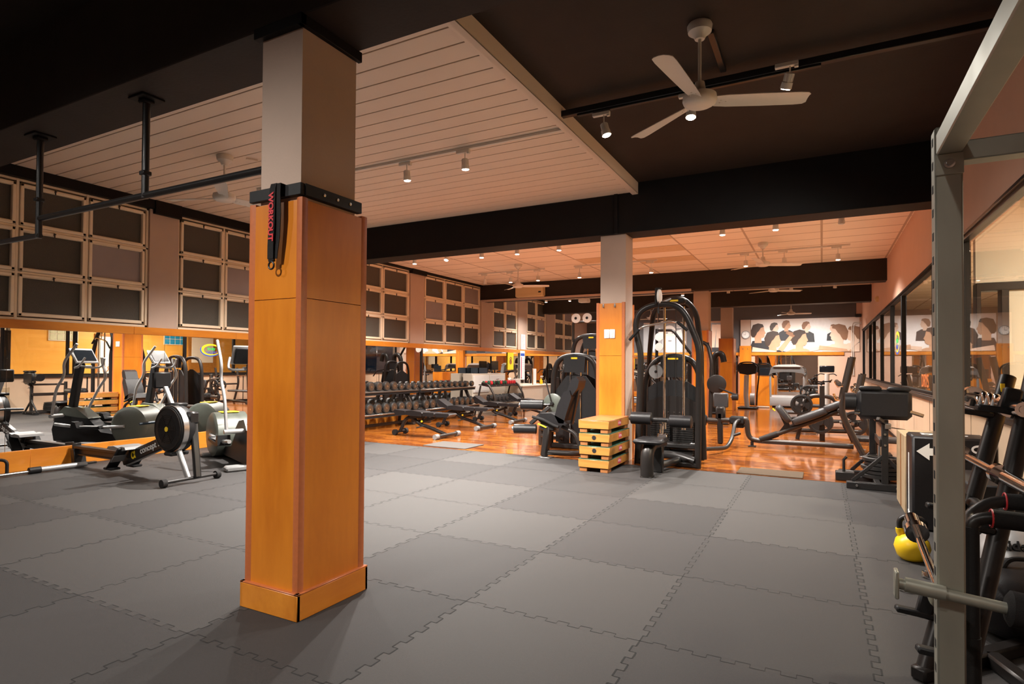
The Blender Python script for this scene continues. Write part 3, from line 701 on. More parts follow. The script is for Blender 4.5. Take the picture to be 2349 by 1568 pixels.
# ============================================================ LEFT SIDE
# rowing machines ---------------------------------------------------------
def rower(loc, rz, label, group=None):
    o = thing('rowing_machine', label, 'rowing machine', loc, rz, group)
    # local +x = front (flywheel), rail runs to -x ; origin under the flywheel
    m = M(); m.lathe([(-.10, .05), (-.10, .19), (-.085, .255), (-.05, .272), (.05, .272), (.085, .255), (.10, .20), (.10, .05)], (0, 0, .60), (0, -1, 0), 40)
    h = m.build('flywheel_housing', K['blackmatte'], o)
    m = M().lathe([(-.062, .276), (.0, .276), (.0, .272)], (0, -.005, .60), (0, 1, 0), 40); m.build('steel_band', K['steel'], h)
    m = M()
    for k in range(7): m.torus((0, -.102, .60), .035+.021*k, .0028, (0, 1, 0), 36, 6)
    for k in range(6): a = PI*k/3; m.bar((.02*math.cos(a), -.102, .60+.02*math.sin(a)), (.18*math.cos(a), -.102, .60+.18*math.sin(a)), .006, .004)
    m.torus((0, -.088, .60), .235, .012, (0, 1, 0), 40, 8)
    m.build('fan_grille', K['charcoal'], h)
    M().lathe([(0, .03), (.006, .028)], (0, -.102, .60), (0, -1, 0), 20).build('hub_badge', K['ylw'], h, 'small yellow-green badge')
    M().box(-.13, -.05, .855, .06, .12, .895, .012).box(-.02, -.12, .30, .12, .10, .345, .012).build('cover_clip', K['blackmatte'], o)
    # legs
    M().bar((.20, .09, .70), (.335, .06, .05), .075, .06, .015).box(.10, -.0, .66, .26, .13, .80, .02).build('leg', K['black'], o)
    M().bar((.10, -.03, .40), (.29, -.02, .05), .05, .055, .01).build('leg', K['silver'], o, 'silver front leg')
    fb = M().tube([(.31, -.32, .055), (.31, .34, .055)], .018, 10).build('front_foot', K['black'], o)
    for y in (-.31, .33): M().lathe([(-.025, .02), (-.025, .045), (.025, .045), (.025, .02)], (.30, y, .046), (0, 1, 0), 18).build('wheel', K['foam'], o)
    # main arm from flywheel down to the foot rests
    a = M().bar((.02, .0, .50), (-1.0, .0, .16), .07, .14, .01).build('main_arm', K['black'], o)
    M().bar((-.0, -.0, .43), (-.95, 0, .10), .03, .03, .005).build('lower_tube', K['silver'], o)
    # lettering on the near side of the arm
    d = Vector((1.02, 0, .34)).normalized(); up = Vector((-d.z, 0, d.x))
    text('lettering', 'concept 2', .105, K['paper'], frame(d, up, (-.42, -.0385, .36)), a, .001, 'white lettering on the arm', .001)
    text('emblem', '\u03b1', .15, K['greenprint'] if False else K['ylw'], frame(d, up, (-.76, -.0385, .245)), a, .001, 'yellow-green emblem', .004)
    # rail
    M().box(-2.11, -.045, .225, -.86, .045, .26, .003).box(-2.11, -.015, .15, -.86, .015, .225).box(-2.11, -.04, .145, -.86, .04, .16).build('rail', K['brownmetal'], o)
    M().box(-2.13, -.05, .12, -2.10, .05, .29, .005).bar((-2.09, 0, .22), (-2.05, 0, .03), .14, .09, .008, (1, 0, 0)).build('rear_leg', K['black'], o)
    M().box(-2.12, -.22, .0, -2.05, .22, .028, .006).build('rear_foot', K['black'], o)
    # seat
    M().prism([(-1.12, .305), (-1.09, .335), (-.97, .345), (-.88, .33), (-.80, .35), (-.74, .345), (-.72, .315), (-.78, .30), (-.9, .295), (-1.05, .295)], -.15, .15).build('seat', K['greyplastic'], o)
    M().box(-1.02, -.05, .20, -.82, .05, .30, .006).build('carriage', K['black'], o)
    # foot rests
    for y in (-.16, .10):
        f = M().bar((-1.06, y+.03, .06), (-.80, y+.03, .33), .13, .03, .01, (1, 0, 0)).box(-1.12, y-.03, .055, -.95, y+.09, .085, .01).build('footrest', K['blackmatte'], o)
        M().bar((-.93, y+.03, .16), (-.86, y+.03, .24), .15, .012, .003).build('strap', K['greyplastic'], f)
    # monitor
    M().bar((-.05, 0, .86), (-.20, 0, 1.08), .05, .035, .008).build('monitor_arm', K['silver'], o)
    mo = M().box(-.31, -.10, 1.06, -.24, .10, 1.25, .015).build('monitor', K['blackmatte'], o)
    M().box(-.314, -.07, 1.12, -.308, .07, 1.23, .002).build('screen', K['screen'], mo)
    M().tube([(-.36, -.2, .65), (-.34, 0, .66), (-.36, .2, .65)], .016, 10).build('handle', K['bluewater'], o)
    return o
rower((-6.63, 4.19, 0), 0, 'rowing machine with big black fan housing, lettered arm turned to the camera')
# bar on the floor
fb = thing('landmine_bar', 'silver bar with black collar lying on the mats at the foot of the mirror wall', 'bar', (-8.5, 3.6, .03))
M().cyl((0, -.75, 0), (0, .06, 0), .016, 12).build('shaft', K['steel'], fb)
M().cyl((0, .06, .01), (.02, .58, .01), .032, 16).build('sleeve', K['silver'], fb, 'silver sleeve')
M().cyl((0, -.04, .01), (0, .08, .01), .04, 16).build('collar', K['blackmatte'], fb)
M().tube([(-.04, -.24, -.02), (-.04, -.24, .16), (-.12, -.34, .18), (-.12, -.7, .18)], .018, 10, .05).build('handle', K['blackmatte'], fb)
# ellipticals ---------------------------------------------------------------
def elliptical(loc, rz, label):
    o = thing('elliptical_trainer', label, 'elliptical trainer', loc, rz, 'elliptical trainers along the mirror wall')
    # local +x = front; column at x=0.2 ; drum at x=-1.1
    sh = M().prism([(.42, .05), (.46, .25), (.38, .50), (.22, .62), (-.05, .56), (-.28, .36), (-.42, .22), (-.9, .16), (-1.0, .06)], -.11, .11, 'y').build('front_housing', K['blackmatte'], o)
    M().prism([(.36, .50), (.22, .63), (.0, .60), (-.22, .44), (-.0, .46)], -.13, .13, 'y').build('top_cap', K['olive'], sh, 'olive grey cap')
    text('badge', 'o', .09, K['ylw'], frame((0, 1, 0), (-.5, 0, .85), (.0, 0, .61)), sh)
    M().lathe([(-.24, .05), (-.24, .27), (-.21, .315), (.21, .315), (.24, .27), (.24, .05)], (-1.0, 0, .335), (0, 1, 0), 36).build('flywheel_drum', K['olive'], o, 'round olive grey drum')
    M().box(-1.1, -.12, .645, -.9, .12, .657, .004).build('badge', K['ylw'], o)
    M().bar((.20, 0, .5), (.06, 0, 1.36), .11, .12, .02, (1, 0, 0)).build('column', K['blackmatte'], o)
    c = M().cb((.0, 0, 1.47), (.03, .46, .28), .012, Matrix.Rotation(R(30), 3, 'Y')).build('console', K['silver'], o)
    M().cb((-.017, 0, 1.48), (.006, .38, .2), .002, Matrix.Rotation(R(30), 3, 'Y')).build('display', K['screen'], c)
    M().cb((.03, 0, 1.455), (.03, .40, .24), .012, Matrix.Rotation(R(30), 3, 'Y')).build('rear_shell', K['blackmatte'], c)
    M().torus((-.04, 0, 1.30), .07, .014).build('bottle_holder', K['silver'], o)
    for sy in (-1, 1):
        M().tube([(.05, .05*sy, 1.28), (-.02, .22*sy, 1.27), (-.14, .24*sy, 1.30), (-.2, .20*sy, 1.44)], .016, 10, .07).build('fixed_handle', K['silver'], o)
        M().tube([(.24, .34*sy, .50), (.02, .36*sy, .95), (-.12, .36*sy, 1.12), (-.02, .36*sy, 1.34), (-.02, .35*sy, 1.45)] if sy > 0 else [(.24, .34*sy, .50), (.16, .35*sy, .95), (.0, .36*sy, 1.15), (.04, .36*sy, 1.35), (-.2, .36*sy, 1.66)], .021, 12, .12).build('swing_handle', K['silver'], o)
        M().cyl((.24, .13*sy, .49), (.24, .37*sy, .49), .03, 12).build('pivot', K['silver'], o)
        M().tube([(.22, .30*sy, .36), (-.35, .28*sy, .30), (-.95, .25*sy, .34)], .026, 10, .1).build('link_arm', K['silver'], o)
        z = .40 if sy > 0 else .30
        p = M().prism([(-.62, z), (-.60, z+.05), (-.56, z+.03), (-.22, z+.01), (-.18, z+.10), (-.12, z+.11), (-.10, z-.02), (-.2, z-.04)], .2*sy, .36*sy, 'y').build('pedal', K['blackmatte'], o)
        M().box(-.55, .22*sy, z+.025, -.24, .34*sy, z+.04, .004).build('pedal_pad', K['greyplastic'], p)
    M().box(.26, -.38, 0, .42, .38, .07, .02).box(-1.3, -.32, 0, -1.1, .32, .06, .02).build('foot_bar', K['greyplastic'], o)
    return o
e1 = elliptical((-6.78, 5.30, 0), R(-22), 'elliptical trainer half hidden behind the left side of the big pillar')
dup(e1, (-6.78, 6.55, 0), R(-22), 'elliptical trainer behind the big pillar, seen only as second console in the mirror')

# ============================================================ DUMBBELLS
def db_rack(y0, y1, label):
    o = thing('dumbbell_rack', label, 'dumbbell rack', (-8.42, (y0+y1)/2, 0)); L = (y1-y0)/2
    for y in (-L+.25, L-.25):
        M().bar((.20, y, .0), (.13, y, .42), .08, .05, .006, (0, 1, 0)).bar((.13, y, .42), (-.08, y, .83), .08, .05, .006, (0, 1, 0)).box(-.25, y-.03, .0, .22, y+.03, .05, .006).bar((-.22, y, .03), (-.13, y, .8), .06, .05, .006, (0, 1, 0)).build('side_frame', K['brownmetal'], o)
    M().box(-.02, -L+.25, .04, .03, L-.25, .10, .006).build('cross_bar', K['brownmetal'], o)
    for z, x in ((.30, .12), (.76, -.02)):
        t = M().box(x-.19, -L, z, x-.12, L, z+.03, .004).box(x+.10, -L, z, x+.17, L, z+.03, .004)
        n = int(2*L/.245)
        for k in range(n+1):
            yy = -L+.02+k*.245; t.box(x-.17, yy-.008, z+.0, x+.15, yy+.008, z+.012)
        t.build('shelf_rail', K['steel'], o)
        M().box(x-.17, -L, z-.05, x+.15, L, z-.0, .004).build('shelf', K['blackmatte'], o)
    return o
db_rack(8.35, 11.02, 'long two-tier dumbbell rack, its left half behind the big pillar')
db_rack(11.12, 13.55, 'long two-tier dumbbell rack, the farther one beside the small rack')
def dumbbell(r, L, loc, label, group, cap=K['ironbrown']):
    o = thing('dumbbell', label, 'dumbbell', loc, 0, group)
    M().cyl((-.07, 0, 0), (.07, 0, 0), .016, 10).build('handle', K['steel'], o)
    for s in (-1, 1):
        h = M().lathe([(.065, r*.55), (.07, r*.95), (.085, r), (.065+L-.01, r), (.065+L, r*.93), (.065+L+.001, r*.5)], ax=(s, 0, 0), n=22).build('head', K['iron'], o)
        M().lathe([(0, r*.82), (.002, r*.8)], (s*(.066+L), 0, 0), (s, 0, 0), 20).build('end_cap', cap, h)
        M().torus((s*(.069+L), 0, 0), .016, .003, (1, 0, 0), 14, 6).build('ring', K['copper'], h)
    return o
big = mid = sml = None
G = 'round-headed dumbbells on the two long racks'
rows = []
for k in range(20): rows.append(('lower', 8.47+k*.2548 if k < 10 else 8.62+k*.2548, .43, .105 if k < 12 else .10))
for k in range(21): rows.append(('upper', 8.42+k*.251, .875 if k < 8 else .86, .098 if k < 8 else .074))
cache = {}; cnt = {'lower': 0, 'upper': 0}
for tier, y, z, r_ in rows:
    if y > 13.5: continue
    i = cnt[tier]; cnt[tier] += 1
    x = -8.30 if tier == 'lower' else -8.44
    big_ = r_ > .09
    lb = 'round black dumbbell, %s from the left on the %s tier of the long racks' % (ORD[i], tier)
    zz = (.335 if tier == 'lower' else .795)+r_
    key = round(r_, 3)
    if key not in cache: cache[key] = dumbbell(r_, .085 if big_ else .07, (x, y, zz), lb, G)
    else: dup(cache[key], (x, y, zz), 0, lb)
# small rack with hex and vinyl dumbbells
hr = thing('small_dumbbell_rack', 'small dumbbell rack with curved ends and red dumbbells on top', 'dumbbell rack', (-8.12, 14.6, 0))
for y in (-.85, .85):
    M().tube([(.36, y, 0), (.33, y, .52), (.12, y, .86), (-.08, y, .87)], .03, 10, .14).tube([(-.3, y, 0), (-.12, y, .80)], .025, 8).build('side_frame', K['brownmetal'], hr)
for z, x in ((.36, .16), (.80, -.02)):
    M().bar((x-.16, 0, z+.03), (x+.17, 0, z-.02), 1.72, .02, .003).build('shelf', K['charcoal'], hr)
    m = M()
    for k in range(7): m.bar((x-.15, -.72+k*.24, z+.046), (x+.16, -.66+k*.24, z-.002), .07, .012)
    m.build('saddle', K['steel'], hr)
def hexdb(r, L, loc, label, m_, group, name='hex_dumbbell'):
    o = thing(name, label, 'dumbbell', loc, 0, group)
    M().cyl((-.06, 0, 0), (.06, 0, 0), .015, 8).build('handle', m_ if name != 'hex_dumbbell' else K['steel'], o)
    for s in (-1, 1): M().lathe([(.055, r*.7), (.065, r), (.055+L, r), (.065+L, r*.75)], ax=(s, 0, 0), n=6).build('head', m_, o)
    return o
hb = None
for k in range(8):
    lb = 'black hexagonal dumbbell, %s from the left on the bottom shelf of the small rack' % ORD[k]
    p = (-7.94, 13.86+k*.21, .475)
    if hb is None: hb = hexdb(.085, .08, p, lb, K['rubber3'], 'hexagonal dumbbells on the small rack')
    else: dup(hb, p, 0, lb)
vc = {}
cols = ['green', 'red', 'green', 'black', 'green', 'red', 'green', 'green', 'red', 'red', 'red', 'red']
cm = {'green': K['green'], 'red': K['red'], 'black': K['blackmatte']}
cc = {'green': 0, 'red': 0, 'black': 0}
for k, c in enumerate(cols):
    lb = '%s vinyl dumbbell, %s %s one from the left on top of the small rack' % (c, ORD[cc[c]], c) if c != 'black' else 'single black vinyl dumbbell among the green ones on top of the small rack'
    cc[c] += 1; p = (-8.12, 13.85+k*.135, .88)
    if c not in vc: vc[c] = hexdb(.052, .05, p, lb, cm[c], 'vinyl dumbbells on the small rack', 'vinyl_dumbbell')
    else: dup(vc[c], p, 0, lb)
# benches --------------------------------------------------------------------
def bench(loc, rz, label, raised):
    o = thing('weight_bench', label, 'bench', loc, rz, 'adjustable benches on the parquet')
    # local x: 0 = rear (wheels) .. 1.1 = front foot
    za = .17 if raised else .05
    M().prism([(-.17, .40+za), (-.12, .44+za*1.0), (.12, .47), (.14, .40), (-.10, .36+za*.6)], -.13, .13, 'y').build('seat', K['leather'], o)
    bp = [(.14, .405), (.16, .47), (.30, .49), (.52, .465), (.545, .44), (.53, .38), (.30, .385)]
    M().prism(bp, -.15, .15).build('back_pad', K['leather'], o)
    M().prism([(.545, .40), (.56, .46), (.80, .46), (.815, .44), (.80, .385), (.58, .385)], -.14, .14).build('back_pad', K['leather'], o)
    M().prism([(.825, .40), (.84, .455), (1.13, .455), (1.15, .435), (1.10, .39), (.86, .385)], -.13, .13).build('head_pad', K['leather'], o)
    M().tube([(-.08, 0, .06), (.03, 0, .28), (.12, 0, .34), (.24, 0, .33), (.38, 0, .22), (.62, 0, .17), (1.0, 0, .055)], .035, 10, .08).bar((.16, 0, .35), (.5, 0, .36), .06, .05, .008).bar((.36, 0, .24), (.72, 0, .35), .05, .05, .008).build('frame', K['charcoal'], o)
    M().tube([(.52, -.02, .2), (.38, -.1, .16)], .012, 8).build('adjuster', K['blackmatte'], o)
    M().ell((.47, -.05, .28), (.022, .022, .022), 10, 8).build('knob', K['ylw'], o, 'round yellow knob')
    M().cyl((1.02, -.36, .05), (1.02, .36, .05), .035, 12).build('front_foot', K['brownmetal'], o)
    for y in (-.35, .35): M().cyl((1.02, y-.05, .05), (1.02, y+.05, .05), .048, 14).build('foot_cap', K['greyplastic'], o)
    M().cyl((-.08, -.17, .06), (-.08, .17, .06), .025, 10).build('axle', K['charcoal'], o)
    for y in (-.16, .16): M().cyl((-.08, y-.03, .055), (-.08, y+.03, .055), .055, 14).build('wheel', K['foam'], o)
    return o
b1 = bench((-7.22, 9.14, 0), 0, 'flat weight bench nearest the camera, in front of the long dumbbell rack', False)
b2 = bench((-7.35, 10.78, 0), 0, 'second weight bench from the camera with its seat end tilted up', True)
dup(b2, (-7.38, 12.35, 0), 0, 'third weight bench from the camera, tilted seat behind the second bench')
dup(b2, (-7.30, 14.0, 0), 0, 'farthest weight bench, beside the small dumbbell rack')
tag(M().box(-5.93, 8.02, 0, -5.09, 8.62, .012, .003).build('doormat', K['flatmat']), 'pale grey flat mat at the edge of the rubber floor near the benches', 'mat')
tag(M().box(-.97, 7.97, 0, -.21, 8.43, .012, .003).build('doormat', K['carpet']), 'brown doormat at the mat edge in front of the incline bench', 'mat')
st = thing('step_platform', 'grey plastic step platform end peeking out right of the big pillar', 'aerobic step', (-8.0, 8.35, 0))
M().box(-.25, -.5, .08, .2, .18, .13, .02).build('deck', K['greyplastic'], st); M().box(-.22, -.48, 0, .17, .16, .09, .02).build('riser', K['charcoal'], st)
# desk area -------------------------------------------------------------------
dk = thing('reception_desk', 'cream laminate desk against the mirror wall behind the dumbbells', 'desk', (-8.35, 16.6, 0))
M().box(-.42, -.9, .72, .42, 1.5, .76, .004).build('worktop', K['cream'], dk)
M().box(-.40, -.88, 0, .38, -.85, .72).box(.36, -.88, .05, .39, 1.48, .72).box(-.4, 1.46, 0, .38, 1.49, .72).build('body_panel', K['cream'], dk)
cb = thing('low_cabinet', 'white low cabinet with a drawer beside the desk, in front of the mirror', 'cabinet', (-8.63, 14.66, 0))
M().box(-.15, -.96, 0, .15, .94, 1.13, .004).build('body', K['cream'], cb)
M().box(.15, -.92, .6, .165, -.05, 1.08, .004).build('door', K['whiteplastic'], cb); dr = M().box(.15, 0, .85, .165, .85, 1.08, .004).build('drawer', K['whiteplastic'], cb)
M().box(.165, .35, .95, .175, .5, .975, .002).build('handle', K['steel'], dr)
def item(name, label, cat, loc, parts, rz=0):
    o = thing(name, label, cat, loc, rz)
    for nm, mb, mt in parts: mb.build(nm, mt, o)
    return o
item('spray_bottle', 'bright yellow spray bottle with white trigger on the desk', 'bottle', (-8.1, 17.35, .76), [('bottle', M().lathe([(0, .045), (.02, .05), (.12, .05), (.17, .022), (.19, .02)], n=18), K['yellow']), ('trigger', M().cyl((0, 0, .19), (0, 0, .25), .016, 10).box(-.02, -.03, .235, .07, .03, .27, .008).bar((.04, 0, .24), (.06, 0, .18), .012, .01), K['whiteplastic'])])
item('paper_holder', 'white upright sheet holder standing on the desk left of the spray bottle', 'sheet holder', (-8.1, 16.85, .76), [('sheet', M().box(-.01, -.1, .0, .005, .12, .5, .003), K['paper']), ('board', M().box(-.02, -.13, 0, -.01, .12, .51, .003), K['oak'])])
item('water_bottle', 'small clear water bottle on the desk', 'bottle', (-8.1, 15.95, .76), [('bottle', M().lathe([(0, .03), (.15, .032), (.19, .012), (.22, .012)], n=14), K['glass']), ('cap', M().cyl((0, 0, .22), (0, 0, .235), .015, 10), K['skyblue'])])
item('monitor', 'black computer monitor on the low cabinet', 'monitor', (-8.63, 15.2, 1.13), [('screen', M().box(-.02, -.2, .09, .02, .2, .36, .008), K['screen']), ('stand', M().cyl((0, 0, 0), (0, 0, .12), .02, 10).box(-.08, -.1, 0, .08, .1, .012, .003), K['blackmatte'])])
item('storage_crate', 'dark blue plastic crate on the low cabinet behind the dumbbell rack', 'crate', (-8.63, 14.3, 1.13), [('crate', M().box(-.14, -.25, 0, .14, .25, .012).box(-.14, -.25, 0, -.12, .25, .16).box(.12, -.25, 0, .14, .25, .16).box(-.14, -.25, 0, .14, -.23, .16).box(-.14, .23, 0, .14, .25, .16), K['bluewater'])])
item('organiser_box', 'white desk organiser box next to the water bottle', 'box', (-8.15, 15.65, .76), [('box', M().box(-.1, -.16, 0, .1, .12, .2, .005), K['whiteplastic'])])
item('brochure_stack', 'slanted stack of brochures at the left end of the desk', 'papers', (-8.3, 15.8, .76), [('sheets', M().cb((-.12, -.0, .1), (.02, .2, .26), .003, Matrix.Rotation(R(-15), 3, 'Y')), K['paper'])])
item('desk_chair', 'black office chair back behind the desk edge', 'chair', (-7.6, 17.4, 0), [('backrest', M().box(-.03, -.22, .55, .03, .22, 1.0, .03), K['leather']), ('seat', M().box(-.0, -.23, .42, .46, .23, .5, .03), K['leather']), ('column', M().cyl((.22, 0, .06), (.22, 0, .44), .03, 10), K['black']), ('base', M().bar((.22, -.28, .04), (.22, .28, .04), .05, .04).bar((-.06, 0, .04), (.5, 0, .04), .05, .04), K['black'])])
po = thing('wall_notice', 'tall white notice sheet on the left pilaster above the desk', 'notice', (XL+.005, 17.45, 2.1))
M().box(0, -.15, -.2, .008, .17, .30, .001).build('sheet', K['paper'], po)
m = M()
for k in range(9): m.box(.008, -.12, .24-k*.045, .0095, .12-(k % 3)*.03, .25-k*.045)
m.build('print_lines', K['greyplastic'], po)
po = thing('hanging_schedule', 'long white timetable banner with pink stripe hanging over the mirror', 'notice', (XL+.04, 17.35, 1.35))
M().box(0, -.17, -.45, .006, .17, .50, .001).build('sheet', K['paper'], po)
M().box(.006, -.1, -.42, .0075, -.05, .3).build('stripe', K['pinklogo'], po)
M().box(.006, -.14, .33, .0075, .15, .42).build('header', K['blue'], po)
m = M()
for k in range(10): m.box(.006, .0, .25-k*.065, .0075, .13, .26-k*.065)
m.build('print_lines', K['greyplastic'], po)
po = thing('kettlebell_poster', 'yellow poster with a kettlebell drawing in front of the mirror over the desk', 'poster', (XL+.02, 16.55, 1.55))
M().box(0, -.2, -.32, .006, .2, .32, .001).build('sheet', K['ylw'], po)
M().lathe([(0, .085), (.0015, .085)], (.006, 0, -.07), (1, 0, 0), 24).torus((.0065, 0, .03), .05, .012, (1, 0, 0), 20, 6).build('drawing', K['oakdark'], po)

# ============================================================ CENTRE MACHINES
def arch(m, x, y, z0, z1, r, fil=.16, n=12, taper=.06):
    m.tube([(-x-taper, y, z0), (-x, y, z1-.25), (-x+.10, y, z1-.03), (0, y, z1+.015), (x-.10, y, z1-.03), (x, y, z1-.25), (x+taper, y, z0)], r, n, fil)
    return m
def weight_tower(o, w, h, depth, y, stack=True, plate_n=18, shield=True):
    """selector tower parts under o, centred at x=0, front face at y"""
    hw = w/2
    arch(M(), hw-.05, y, 0, h-.03, .045).build('tower_frame', K['charcoal'], o)
    arch(M(), hw-.05, y+depth, 0, h-.05, .04).build('tower_frame', K['charcoal'], o)
    M().box(-hw, y-.03, 0, hw, y+.03, .09, .02).box(-hw, y+depth-.03, 0, hw, y+depth+.03, .09, .02).box(-.04, y, 0, .04, y+depth, .08, .01).build('base_beam', K['black'], o)
    hd = M().prism([(-.17, h-.30), (-.19, h-.06), (0, h-.0), (.19, h-.06), (.17, h-.30)], y-.055, y+.03).build('head_panel', K['blackmatte'], o)
    M().box(-.055, y-.064, h-.085, .055, y-.05, h-.055, .005).build('badge', K['ylw'], hd)
    if shield:
        m = M()
        m.prism([(-hw+.08, .10), (-hw+.06, h-.62), (-.17, h-.36), (0, h-.33), (.17, h-.36), (hw-.06, h-.62), (hw-.08, .10)], y+.02, y+.04)
        m.build('front_shield', K['blackmatte'], o)
        M().prism([(-hw+.02, .12), (-hw+.05, h-.5), (-.05, h-.34), (0.05, h-.34), (hw-.05, h-.5), (hw-.02, .12)], y+depth-.02, y+depth).build('rear_shield', K['blackmatte'], o)
    if stack:
        m = M()
        for k in range(plate_n): m.box(-.13, y+.06, .11+k*.032, .13, y+.22, .11+k*.032+.028, .004)
        m.build('weight_stack', K['black'], o)
    for x in (-.09, .09): M().cyl((x, y+.0, .1), (x, y+.0, h-.25), .010, 8).build('guide_rod', K['chrome'], o)
    return o
def roller(o, c, L, r, ax=(1, 0, 0), cap='steel', name='roller_pad'):
    c = Vector(c); a = Vector(ax)
    p = M().lathe([(-L/2, r*.75), (-L/2+.01, r), (L/2-.01, r), (L/2, r*.75)], c, a, 22).build(name, K['leather'], o)
    M().lathe([(L/2-.002, r*.5), (L/2+.02, r*.42), (L/2+.028, r*.25)], c, -a, 16).build('end_cap', K[cap], p)
    return p
# leg extension ---------------------------------------------------------------
le = thing('leg_extension_machine', 'leg extension machine with tilted black seat and two leg rollers left of the step boxes', 'exercise machine', (-3.55, 8.2, 0))
# local: x- is towards the rollers
T_ = weight_tower(le, .86, 1.55, .42, .72, shield=True)
M().prism([(-.20, .54), (-.16, .63), (.02, .64), (.22, .55), (.26, .49), (.10, .45), (-.14, .49)], -.34, .02).xf(Matrix.Translation((.02, 0, .02))).build('seat', K['leather'], le)
M().prism([(.16, .52), (.10, .62), (.14, .78), (.24, .98), (.33, 1.0), (.36, .90), (.28, .66), (.24, .52)], -.34, .02).build('back_pad', K['leather'], le)
M().prism([(.27, .98), (.34, 1.16), (.42, 1.20), (.46, 1.14), (.44, 1.04), (.36, .93)], -.30, -.02).build('head_pad', K['leather'], le)
M().bar((.30, -.16, .5), (.42, -.16, 1.08), .07, .03, .005, (1, 0, 0)).build('back_support', K['charcoal'], le)
M().bar((-.08, -.30, .02), (-.02, -.30, .48), .12, .10, .02, (1, 0, 0)).bar((-.14, -.30, .46), (.10, -.30, .46), .10, .12, .02).build('front_leg', K['charcoal'], le)
M().box(-.17, -.37, 0, .04, -.23, .015, .003).build('foot_plate', K['steel'], le)
M().tube([(-.15, .3, .35), (-.72, .95, .3), (-.72, .95, .0)], .045, 12, .05).tube([(-.70, .95, .16), (-.2, .75, .16)], .045, 12).build('side_frame', K['brownmetal'], le)
M().tube([(-.05, -.3, .08), (.35, -.1, .06), (.45, .72, .06)], .04, 10, .1).tube([(.18, -.25, .46), (.40, -.25, .38), (.50, -.25, .05)], .03, 10, .1).build('rear_frame', K['charcoal'], le)
c = M().lathe([(-.02, .14), (-.01, .155), (.02, .155), (.03, .14)], (-.16, .18, .77), (0, 1, 0), 28).build('cam_disc', K['olive'], le)
M().lathe([(0, .03), (.03, .025)], (-.16, .15, .77), (0, -1, 0), 14).build('pivot', K['black'], c)
M().bar((-.16, .12, .80), (-.26, .12, 1.14), .02, .02, .004, (1, 0, 0)).build('range_lever', K['black'], le)
M().bar((-.18, .1, .72), (-.46, -.0, .45), .06, .05, .01, (0, 1, 0)).build('leg_arm', K['charcoal'], le)
roller(le, (-.50, -.10, .38), .36, .075, (.94, .33, 0)); roller(le, (-.46, .05, .74), .36, .075, (.94, .33, 0))
M().cyl((-.3, .12, .745), (-.12, .18, .76), .018, 8).build('roller_bar', K['black'], le)
M().tube([(-.24, -.38, .60), (-.05, -.38, .56), (.1, -.38, .49), (.18, -.38, .47)], .022, 10, .04).build('handle', K['foam'], le)
M().bar((-.16, -.36, .50), (-.02, -.36, .45), .02, .02, .004).build('adjuster', K['ylw'], le, 'yellow adjuster')
t2 = thing('cable_station', 'tall black double-pulley tower behind the leg extension machine', 'exercise machine', (-4.25, 11.6, 0))
weight_tower(t2, .95, 2.02, .5, 0)
M().tube([(-.42, 0, 1.9), (-.42, 0, 2.28), (.1, 0, 2.28)], .03, 10, .04).build('upper_arm', K['brownmetal'], t2)
for x in (-.33, -.08): 
    p = M().lathe([(-.015, .085), (-.01, .1), (.01, .1), (.015, .085)], (x, -.08, 2.36), (0, 1, 0), 24).build('pulley', K['whiteplastic'], t2)
    M().lathe([(0, .03), (.012, .025)], (x, -.095, 2.36), (0, -1, 0), 14).build('hub', K['black'], p)
M().cyl((-.40, -.05, 1.2), (-.40, -.05, 2.33), .004, 6).cyl((-.40, -.05, 1.86), (-.40, -.05, 1.92), .02, 8).build('cable', K['black'], t2)
# step boxes -------------------------------------------------------------------
def stepbox(z, label, holes, jit, logo):
    o = thing('wooden_step_box', label, 'step box', (-2.585+jit, 7.56, z), 0, 'stack of wooden step boxes')
    sb = M().box(-.205, -.44, .052, .205, .44, .158, .006).build('board', K['oak'], o)
    M().box(-.205, -.44, .158, .205, .44, .164, .002).build('top_pad', K['trimwood'] if logo == 2 else K['green'], sb)
    for x in (-.14, .14):
        for y in (-.36, .36): M().box(x-.05, y-.07, 0, x+.05, y+.07, .052, .004).build('foot', K['oakdark'], o)
    if holes: M().lathe([(0, .028), (.002, .028)], (0, -.4405, .108), (0, -1, 0), 20).build('finger_hole', K['seam'], sb)
    if logo:
        lg = M().box(.204, -.06, .075, .2065, .07, .135, .001).build('label_plate', K['pinklogo'], sb)
        text('lettering', 'ATILA', .042, K['paper'], frame((0, 1, 0), (0, 0, 1), (.2075, .005, .105)), lg, .0005)
    return o
stepbox(0.0, 'bottom wooden step box of the stack, standing on the rubber mats', 0, 0, 1)
stepbox(.166, 'second wooden step box from the bottom with a round finger hole', 1, .012, 1)
stepbox(.332, 'third wooden step box from the bottom with a round finger hole', 1, .008, 1)
stepbox(.498, 'topmost wooden step box of the stack, reddish top', 0, .0, 2)
